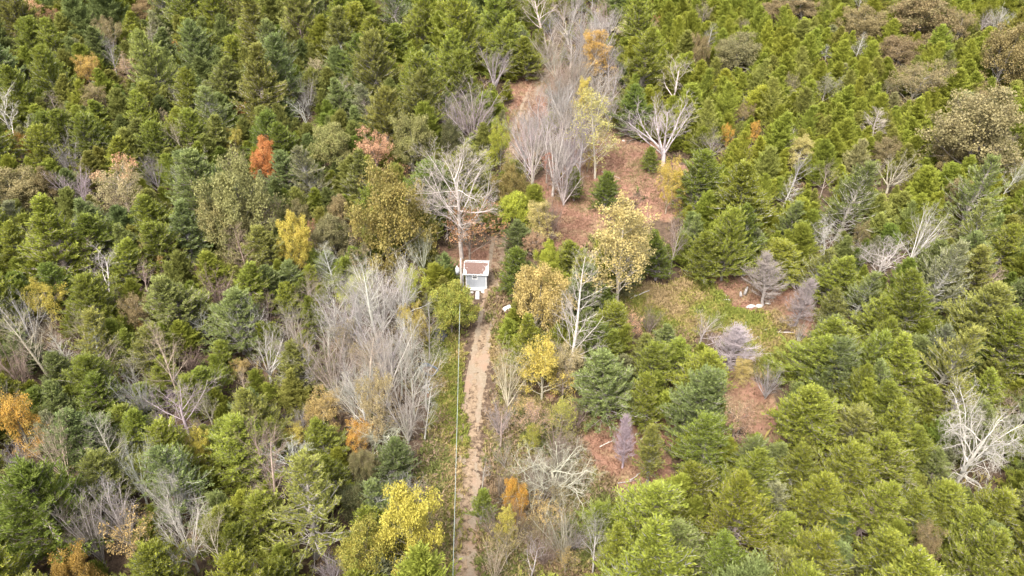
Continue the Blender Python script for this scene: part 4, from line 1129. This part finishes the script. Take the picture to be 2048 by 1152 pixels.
def make_shed():
    W, Dp, Hw = 2.3, 2.2, 2.25
    x0, y0 = SHED
    root = empty('shed', (x0, y0 + .1, float(terrain(x0, y0))), (0, 0, SHED_ROT))
    tag(root, 'small pale grey board shed with a leaf covered white roof beside the track', 'shed')
    n = 12
    bw = W/n
    shared = None
    for yy, nm in ((0, 'front'), (Dp, 'back')):
        for i in range(n):
            if shared is None:
                o = Box().box((0, 0, Hw/2 + .12), (bw*.9, .03, Hw - .12)).build('plank', M_WALL, root); shared = o.data
            else:
                o = link('plank', shared, root)
            o.location = (-W/2 + bw*(i+.5), yy + (-.016 if yy == 0 else .016), 0)
    b = Box()
    b.box((0, .02, Hw/2+.1), (W-.02, .03, Hw-.1)); b.box((0, Dp-.02, Hw/2+.1), (W-.02, .03, Hw-.1))
    rise = .62
    for sx in (-1, 1):
        i = len(b.v); X = sx*W/2
        for xx in (X, X - sx*.04):
            b.v += [(xx, .0, .1), (xx, Dp, .1), (xx, Dp, Hw), (xx, Dp/2, Hw+rise), (xx, 0, Hw)]
        b.f += [tuple(range(i, i+5)), tuple(range(i+9, i+4, -1))] + [(i+k, i+(k+1) % 5, i+5+(k+1) % 5, i+5+k) for k in range(5)]
    b.build('wall', M_WALL, root)
    for sx in (-1, 1):
        Box().box((sx*(W/2-.02), -.045, Hw/2+.06), (.10, .03, Hw)).build('corner_board', M_WHITE, root)
    Box().box((0, -.05, .13), (W, .05, .14)).build('skirt_board', M_WHITE, root)
    # roof: two slopes with overhang
    ov, th = .26, .06
    L = math.hypot(Dp/2, rise); ang = math.atan2(rise, Dp/2)
    for s, nm in ((1, 'front'), (-1, 'back')):
        cx = Dp/2 - s*(Dp/4 + ov*.5*math.cos(ang)); cz = Hw + rise/2 - ov*.5*math.sin(ang) + .06
        r = Box().box((0, cx, cz), (W + .5, L + ov, th), rx=s*ang).build('roof_slope', M_ROOF, root, bevel=.012)
        for k in range(9):
            xx = -(W+.5)/2 + .06 + k*((W+.38)/8)
            Box().box((xx, cx - s*math.sin(ang)*.034, cz + math.cos(ang)*.034), (.03, L + ov - .02, .012), rx=s*ang).build('roof_seam', M_ROOF, r)
    Box().box((0, Dp/2, Hw + rise + .085), (W + .52, .2, .035)).build('ridge_cap', M_ROOF, root)
    Box().box((0, -ov*math.cos(ang) - .03, Hw - ov*math.sin(ang) + .02), (W + .5, .035, .13)).build('fascia', M_WHITE, root)
    # leaves lying on the front slope, in an uneven patch
    lv = Box(); rr = random.Random(8)
    for _ in range(6500):
        u, v = rr.uniform(-1, 1)*(W+.4)/2, rr.uniform(0, 1)
        edge = abs(u)/((W+.4)/2)
        m = .80 - .75*(edge**4) - .5*max(0, .2 - v)*2.2 + .22*math.sin(u*2.3+v*3.1+1) + .16*math.sin(u*7.7-v*5+2) + .12*math.sin(v*13+u*9) - 1.1*max(0, u/1.4 - v*.9)
        if rr.random() > m*1.5: continue
        d = (v*(L+ov) - ov)
        yy, zz = d*math.cos(ang), Hw + d*math.sin(ang) + .125
        a = rr.uniform(0, 6.28); s1 = rr.uniform(.035, .075)
        dx, dy = math.cos(a)*s1, math.sin(a)*s1
        tl = rr.uniform(-.01, .025)
        lv.quad((u-dx, yy-dy*math.cos(ang), zz-dy*math.sin(ang)+.004), (u+dy*.6, yy-dx*.6*math.cos(ang), zz-dx*.6*math.sin(ang)+tl),
                (u+dx, yy+dy*math.cos(ang), zz+dy*math.sin(ang)+.008), (u-dy*.6, yy+dx*.6*math.cos(ang), zz+dx*.6*math.sin(ang)+.004))
    lo = lv.build('leaf_litter', M_LITTER, root); lo['kind'] = 'stuff'
    # window in the front wall
    wx, wz = -.14, 1.72
    f = Box()
    for c, d in (((wx, -.06, wz+.31), (.62, .05, .09)), ((wx, -.06, wz-.31), (.62, .06, .09)), ((wx-.265, -.06, wz), (.09, .05, .53)), ((wx+.265, -.06, wz), (.09, .05, .53)), ((wx, -.058, wz), (.44, .045, .055))):
        f.box(c, d)
    fr = f.build('window', M_WHITE, root)
    for k in (-1, 1):
        Box().box((wx, -.045, wz + k*.145), (.43, .012, .22)).build('pane', M_GLASS, fr)
    Box().box((wx - .02, -.057, wz + .15), (.12, .006, .07)).build('sticker', M_PLASTIC, fr)
    # low white step in front
    Box().box((.12, -.27, .09), (1.6, .34, .14)).build('step', M_WHITE, root, bevel=.02)
    rx, ry = at(955, 597)
    pl = empty('ramp_board', (rx, ry, float(terrain(rx, ry)) + .03), (0, 0, .03))
    tag(pl, 'white ramp board on the ground running out from the shed step', 'ramp')
    bb = Box(); bb.box((0, 0, .03), (.40, 1.35, .05)).build('board', M_WHITE, pl, bevel=.01)
    for yy in (-.5, 0, .5): Box().box((0, yy, .065), (.40, .05, .025)).build('cleat', M_WHITE, pl)
    for i, (px, py, s) in enumerate(((937, 592, .25), (966, 590, .22), (972, 578, .16), (944, 590, .2))):
        X, Y = at(px, py)
        o = rock_mesh('rock', 40+i, s, s*.8, s*.6, M_PLASTIC if i == 2 else M_ROCK); o.location = (X, Y, float(terrain(X, Y)) + s*.15)
        tag(o, ['white stone at the shed corner under the leafy tree', 'pale stone beside the shed step', 'tiny white stone by the shed wall facing the track', 'second pale stone between the leafy tree and the ramp board'][i], 'stone', 'stones about the shed')

def rock_mesh(name, seed, sx, sy, sz, mat):
    import bmesh
    bm = bmesh.new(); bmesh.ops.create_icosphere(bm, subdivisions=3, radius=1)
    r = random.Random(seed); ph = [r.uniform(0, 6.28) for _ in range(6)]
    for v in bm.verts:
        c = v.co
        k = 1 + .16*math.sin(2.3*c.x+ph[0])*math.sin(2.7*c.y+ph[1]) + .12*math.sin(4.1*c.z+ph[2]+c.x*2) + .07*math.sin(6*c.x+ph[3])*math.sin(7*c.y+ph[4])
        v.co = c*k
        v.co.x *= sx; v.co.y *= sy; v.co.z *= sz
    me = bpy.data.meshes.new(name); bm.to_mesh(me); bm.free()
    me.materials.append(mat)
    return link(name, me)

def make_pole():
    bx, by = at(925, 606)
    H = height_at(by, 524)
    z0 = float(terrain(bx, by))
    root = empty('utility_pole', (bx, by, z0))
    tag(root, 'weathered wooden utility pole with grey boxes standing beside the shed', 'utility pole')
    Box().tube([(0, 0, -.3), (0, 0, H*.5), (.02, 0, H)], [.17, .15, .12], 12).build('shaft', M_POLE, root, True)
    t = Box(); t.tube([(-.38, -.05, H-1.9), (-.38, -.05, H-1.2)], [.21, .21], 14); t.tube([(-.38, -.05, H-1.2), (-.38, -.05, H-1.12)], [.23, .19], 14)
    tr = t.build('transformer', M_METAL, root, True)
    Box().box((-.19, -.02, H-1.55), (.12, .08, .5)).build('bracket', M_METAL, tr)
    Box().tube([(-.42, -.05, H-1.12), (-.42, -.05, H-.82)], [.05, .035], 10).build('bushing', M_PLASTIC, tr, True)
    i2 = Box(); i2.tube([(.02, 0, H), (.02, 0, H+.14)], [.05, .035], 10).build('insulator', M_PLASTIC, root, True)
    Box().tube([(.2, -.06, .2), (.2, -.06, H-2.2), (.12, -.05, H-1.9)], [.04, .04, .04], 8).build('conduit', M_METAL, root, True)
    Box().box((.02, -.21, 1.6), (.26, .12, .4)).build('meter_box', M_METAL, root, bevel=.02)
    # overhead line towards the viewer
    a = np.array([bx, by - .18, z0 + H - .95])
    ex, ey = at(903.5, 1230, 7.2)
    b = np.array([ex, ey, 7.2])
    pts = []
    for i in range(41):
        t_ = i/40; p = a + (b-a)*t_; p[2] -= 4*.5*t_*(1-t_); pts.append(tuple(p))
    cab = Box().tube(pts, [.021]*41, 8).build('overhead_cable', plain('cable', (.28, .31, .28), (.23, .25, .23), 2, .6), None, True)
    tag(cab, 'grey-green overhead cable running from the pole along the track', 'cable')

def make_drum():
    x, y = at(1014, 626)
    root = empty('drum', (x, y, float(terrain(x, y)) + .27), (0, 0, math.radians(40)))
    tag(root, 'white plastic drum lying on its side by the pale gold tree', 'drum')
    Box().tube([(-.50, 0, 0), (-.46, 0, 0), (-.16, 0, 0), (-.14, 0, 0), (.14, 0, 0), (.16, 0, 0), (.46, 0, 0), (.50, 0, 0)], [.25, .28, .28, .295, .295, .28, .28, .25], 20).build('body', M_PLASTIC, root, True)
    Box().tube([(.50, .1, .06), (.54, .1, .06)], [.05, .05], 10).build('cap', M_PLASTIC, root, True)

def make_tub():
    x, y = at(858, 744)
    root = empty('metal_tub', (x, y, float(terrain(x, y))), (math.radians(7), math.radians(5), math.radians(-28)))
    tag(root, 'open blue-grey metal tub full of brown leaves at the edge of the bare wood', 'metal tub')
    L, W, Hh = 1.75, 1.15, .5
    b = Box()
    n = 28
    def ring(sx, sy, z, rr):
        pts = []
        for k in range(n):
            t = 2*math.pi*k/n; c, s = math.cos(t), math.sin(t); e = .45
            pts.append((math.copysign(abs(c)**e, c)*sx/2, math.copysign(abs(s)**e, s)*sy/2, z))
        return pts
    rings = [ring(L*.86, W*.82, .04, 0), ring(L*.97, W*.95, Hh*.8, 0), ring(L, W, Hh, 0), ring(L*1.05, W*1.07, Hh+.015, 0), ring(L*1.05, W*1.07, Hh+.05, 0), ring(L*.97, W*.95, Hh+.05, 0), ring(L*.90, W*.87, Hh*.6, 0), ring(L*.80, W*.76, .08, 0)]
    for rg in rings: b.v += rg
    for i in range(len(rings)-1):
        for k in range(n): b.f.append((i*n+k, i*n+(k+1) % n, (i+1)*n+(k+1) % n, (i+1)*n+k))
    b.f.append(tuple(reversed(range(n)))); b.f.append(tuple((len(rings)-1)*n+k for k in range(n)))
    b.build('shell', M_TUB, root, True)
    lv = Box(); rr = random.Random(2)
    for _ in range(650):
        a, q = rr.uniform(0, 6.28), math.sqrt(rr.random())
        px, py = math.cos(a)*q*L*.42, math.sin(a)*q*W*.41
        z = .22 + .07*math.sin(px*4) + rr.uniform(0, .06); s = rr.uniform(.04, .09); t = rr.uniform(0, 6.28)
        dx, dy = math.cos(t)*s, math.sin(t)*s
        lv.quad((px-dx, py-dy, z), (px+dy*.6, py-dx*.6, z+.03), (px+dx, py+dy, z), (px-dy*.6, py+dx*.6, z+.02))
    o = lv.build('leaf_litter', M_LITTER, root); o['kind'] = 'stuff'
    Box().box((.45, .05, .3), (.5, .3, .03), rz=.3, rx=.15).build('scrap_panel', M_METAL, root)

def make_tarp():
    x, y = at(884, 672)
    n = 26
    gx, gy = np.meshgrid(np.linspace(-1, 1, n), np.linspace(-1, 1, n))
    z = .42*np.clip(1-(gx**2+gy**2)*.8, 0, 1) + .07*np.sin(6*gx+2*gy)+.05*np.sin(9*gy-4*gx+1)
    z = np.maximum(z, .02 + .03*np.sin(5*gx)*np.sin(6*gy)) + .02
    V = np.stack([gx*.62 + .1*np.sin(4*gy), gy*.85 + .1*np.sin(5*gx), z], -1).reshape(-1, 3)
    i = (np.arange(n-1)[:, None]*n + np.arange(n-1)[None]).ravel()
    me = mesh_np('tarp', V, [np.stack([i, i+1, i+n+1, i+n], 1)], M_BLACK, None, True)
    o = link('tarp', me); o.location = (x, y, float(terrain(x, y))); o.rotation_euler.z = .5; o.scale = (1.35, 1.3, 1.2)
    m = o.modifiers.new('thickness', 'SOLIDIFY'); m.thickness = .012
    tag(o, 'crumpled black plastic tarp under the thin bare tree beside the verge', 'tarp')

def stick(name, px, py, L, r, rz, tilt, mat, label, cat, group=None, lift=None, bend=.06):
    x, y = at(px, py)
    rr = random.Random(int(px*7+py))
    pts = [((t-.5)*L, rr.gauss(0, bend*.5)*L*.3, rr.gauss(0, .01)) for t in np.linspace(0, 1, 6)]
    b = Box().tube(pts, [r*(1-.5*i/5) for i in range(6)], 9)
    q = rr.uniform(.3, .6)
    b.tube([(L*(q-.5), 0, 0), (L*(q-.5)+.25*L*.3, L*.05, L*.05)], [r*.5, r*.2], 6)
    o = b.build(name, mat, None, True)
    o.location = (x, y, float(terrain(x, y)) + r + .02 + abs(math.sin(tilt))*L*.5 if lift is None else lift)
    o.rotation_euler = (0, tilt, rz)
    return tag(o, label, cat, group)

def make_clearing():
    for i, (px, py, sx, sy, sz, lab) in enumerate((
        (1453, 598, .72, .26, .20, 'long flat white rock on the red ground, apart from the others'),
        (1503, 608, .66, .30, .20, 'low pale rock touching the rounded white rock'),
        (1519, 609, .46, .34, .36, 'rounded white rock, the tallest of the pale rocks'),
        (1453, 587, .12, .1, .1, 'small white stone above the long flat white rock'),
        (1537, 603, .42, .12, .12, 'narrow grey rock under the dead grey cedar'))):
        sx, sy, sz = sx*.8, sy*.85, sz*.8; o = rock_mesh('rock', i, sx, sy, sz, M_ROCK); x, y = at(px, py)
        o.location = (x, y, float(terrain(x, y)) + sz*.45); o.rotation_euler.z = (.05, .1, -.2, 0, -.1)[i]
        tag(o, lab, 'rock', 'rocks on the red clearing')
    for i, (px, py, tl, hh, lab) in enumerate(((1483, 588, -.5, .7, 'short grey stump leaning away from the dead grey cedar'), (1490, 584, .25, 1.05, 'taller upright grey slab of a stump on the red ground'))):
        x, y = at(px, py)
        o = Box().tube([(0, 0, -.1), (.02, 0, hh*.5), (.05, .02, hh)], [.2, .17, .09], 9).build('stump', M_SCRAP, None, True)
        o.location = (x, y, float(terrain(x, y))); o.rotation_euler = (0, tl*.6, .3); tag(o, lab, 'stump', 'stumps on the red clearing')
    G = 'fallen logs and branches on open ground'
    stick('fallen_log', 1556, 661, 3.6, .075, 0.02, .02, M_DEADWOOD, 'long straight white log lying in the dry grass', 'log', G)
    stick('fallen_log', 1548, 666, 1.0, .06, .1, .0, M_DEADWOOD, 'short pale log just below the long white log', 'log', G)
    stick('fallen_log', 1537, 653, 1.3, .09, .75, .05, M_SCRAP, 'weathered grey log set at an angle above the long white log', 'log', G)
    stick('fallen_log', 1421, 563, 1.6, .06, .35, .02, M_DEADWOOD, 'thin pale log at the back edge of the grassy clearing', 'log', G)
    stick('fallen_branch', 1222, 372, 3.6, .05, -.9, .06, M_DEADWOOD, 'thin curved branch fallen beside the round cedar on red ground', 'branch', G)
    stick('fallen_branch', 1222, 352, 3.0, .045, -.6, .04, M_DEADWOOD, 'thin branch lying higher on the red ground below the pale yellow tree', 'branch', G)
    stick('fallen_branch', 1272, 598, 3.4, .07, .45, -.12, M_DEADWOOD, 'pale dead branch at the foot of the tallest pale yellow tree', 'branch', G)
    stick('fallen_branch', 1215, 888, 1.8, .05, .55, .03, M_DEADWOOD, 'pale branch on red ground left of the small dead cedar', 'branch', G)
    stick('fallen_branch', 1258, 964, 2.2, .05, .25, .03, M_SCRAP, 'grey branch lying below the small dead cedar', 'branch', G)
    stick('fallen_branch', 1275, 952, 2.0, .05, .7, .05, M_SCRAP, 'grey branch crossing under the half dead cedar', 'branch', G)
    stick('fallen_branch', 1040, 1034, 1.2, .05, 1.0, .1, M_DEADWOOD, 'pale branch below the small orange tree', 'branch', G)
    stick('fallen_branch', 1540, 640, .9, .05, -.4, .1, M_SCRAP, 'short grey branch above the logs in the grassy clearing', 'branch', G)
    for i, (px, py, s) in enumerate(((1247, 281, .2), (1273, 870, .16), (1345, 410, .18), (1282, 880, .14))):
        X, Y = at(px, py)
        o = rock_mesh('rock', 60+i, s, s*.8, s*.7, M_ROCK); o.location = (X, Y, float(terrain(X, Y)) + s*.3)
        tag(o, ['white stone on the upper end of the red clearing', 'white stone just behind the small dead cedar', 'white stone by the stem of the small gold-yellow tree', 'second tiny stone behind the small dead cedar'][i], 'stone', 'single stones on red ground')
    # junk thrown down by the tub
    rr = random.Random(4)
    heap = []
    labs = ['pale broken board on top of the scrap by the metal tub', 'grey board under the pale one by the metal tub', 'short white panel at the lower end of the scrap', 'dark board sticking out of the scrap towards the grass',
            'long weathered board leaning on the metal tub', 'small grey panel between the boards by the tub', 'bent light metal strip on the scrap near the tub', 'rotten dark board lowest in the scrap']
    for i in range(8):
        X, Y = at(850 + rr.uniform(-8, 10), 760 + i*3.2)
        L = rr.uniform(.6, 1.5); w = rr.uniform(.12, .35)
        o = Box().box((0, 0, 0), (L, w, .04)).build('scrap_board', (M_SCRAP, M_DEADWOOD, M_METAL, M_BLACK)[(1, 0, 1, 3, 1, 0, 2, 3)[i]], None, bevel=.008)
        o.location = (X, Y, float(terrain(X, Y)) + .12 + .05*(i % 3)); o.rotation_euler = (rr.uniform(-.25, .25), rr.uniform(-.3, .3), rr.uniform(0, 3.1))
        tag(o, labs[i], 'board', 'scrap boards by the metal tub')
make_shed(); make_pole(); make_drum(); make_tub(); make_tarp(); make_clearing()

# ------------------------------------------------------------------ labels: a full one for trees with a look of their own, else the look and the landmark they stand by
LMS = [(p['px'], p['py'], p['lm'], p) for p in PLACED if p['lm']]
for px, py, nm in ((953, 560, 'the shed'), (884, 668, 'the black tarp'), (857, 738, 'the metal tub'), (1014, 626, 'the white drum'), (1518, 606, 'the white rocks'), (1556, 661, 'the long white log')):
    LMS.append((px, py, nm, None))
DIRS = ['right of', 'behind and right of', 'behind', 'behind and left of', 'left of', 'in front and left of', 'in front of', 'in front and right of']
def sector(dx, dy): return int(round(math.atan2(-dy, dx)/(math.pi/4))) % 8
ORD = ['', 'second ', 'third ', 'fourth ', 'fifth ', 'sixth ', 'seventh ', 'eighth ']
by_look = {}
for p in PLACED:
    p['key'] = p['look'] if not p['full'] else None
    if p['key']: by_look.setdefault(p['key'], []).append(p)
used = {p['look'] for p in PLACED if p['full']}
for p in PLACED:
    if p['full']:
        label = p['look']
    else:
        same = by_look[p['key']]
        if len(same) == 1 and len(p['look'].split()) >= 6:
            label = p['look']
        else:
            best = None
            for lx, ly, nm, q in sorted(LMS, key=lambda l: (l[0]-p['px'])**2 + (l[1]-p['py'])**2)[:9]:
                dx, dy = p['px']-lx, p['py']-ly; d = math.hypot(dx, dy)
                s = sector(dx, dy)
                rank = sum(1 for o in same if o is not p and sector(o['px']-lx, o['py']-ly) == s and math.hypot(o['px']-lx, o['py']-ly) < d)
                k = (rank*45 + d)
                txt = f"{ORD[min(rank, 7)]}{p['look']} {DIRS[s]} {nm}"
                if rank < 8 and txt not in used and len(txt.split()) <= 16 and (best is None or k < best[0]): best = (k, txt)
            label = best[1] if best else p['look'] + ' beside ' + LMS[0][2]
    used.add(label)
    tag(p['root'], label, p['cat'], GNAME[p['name']])
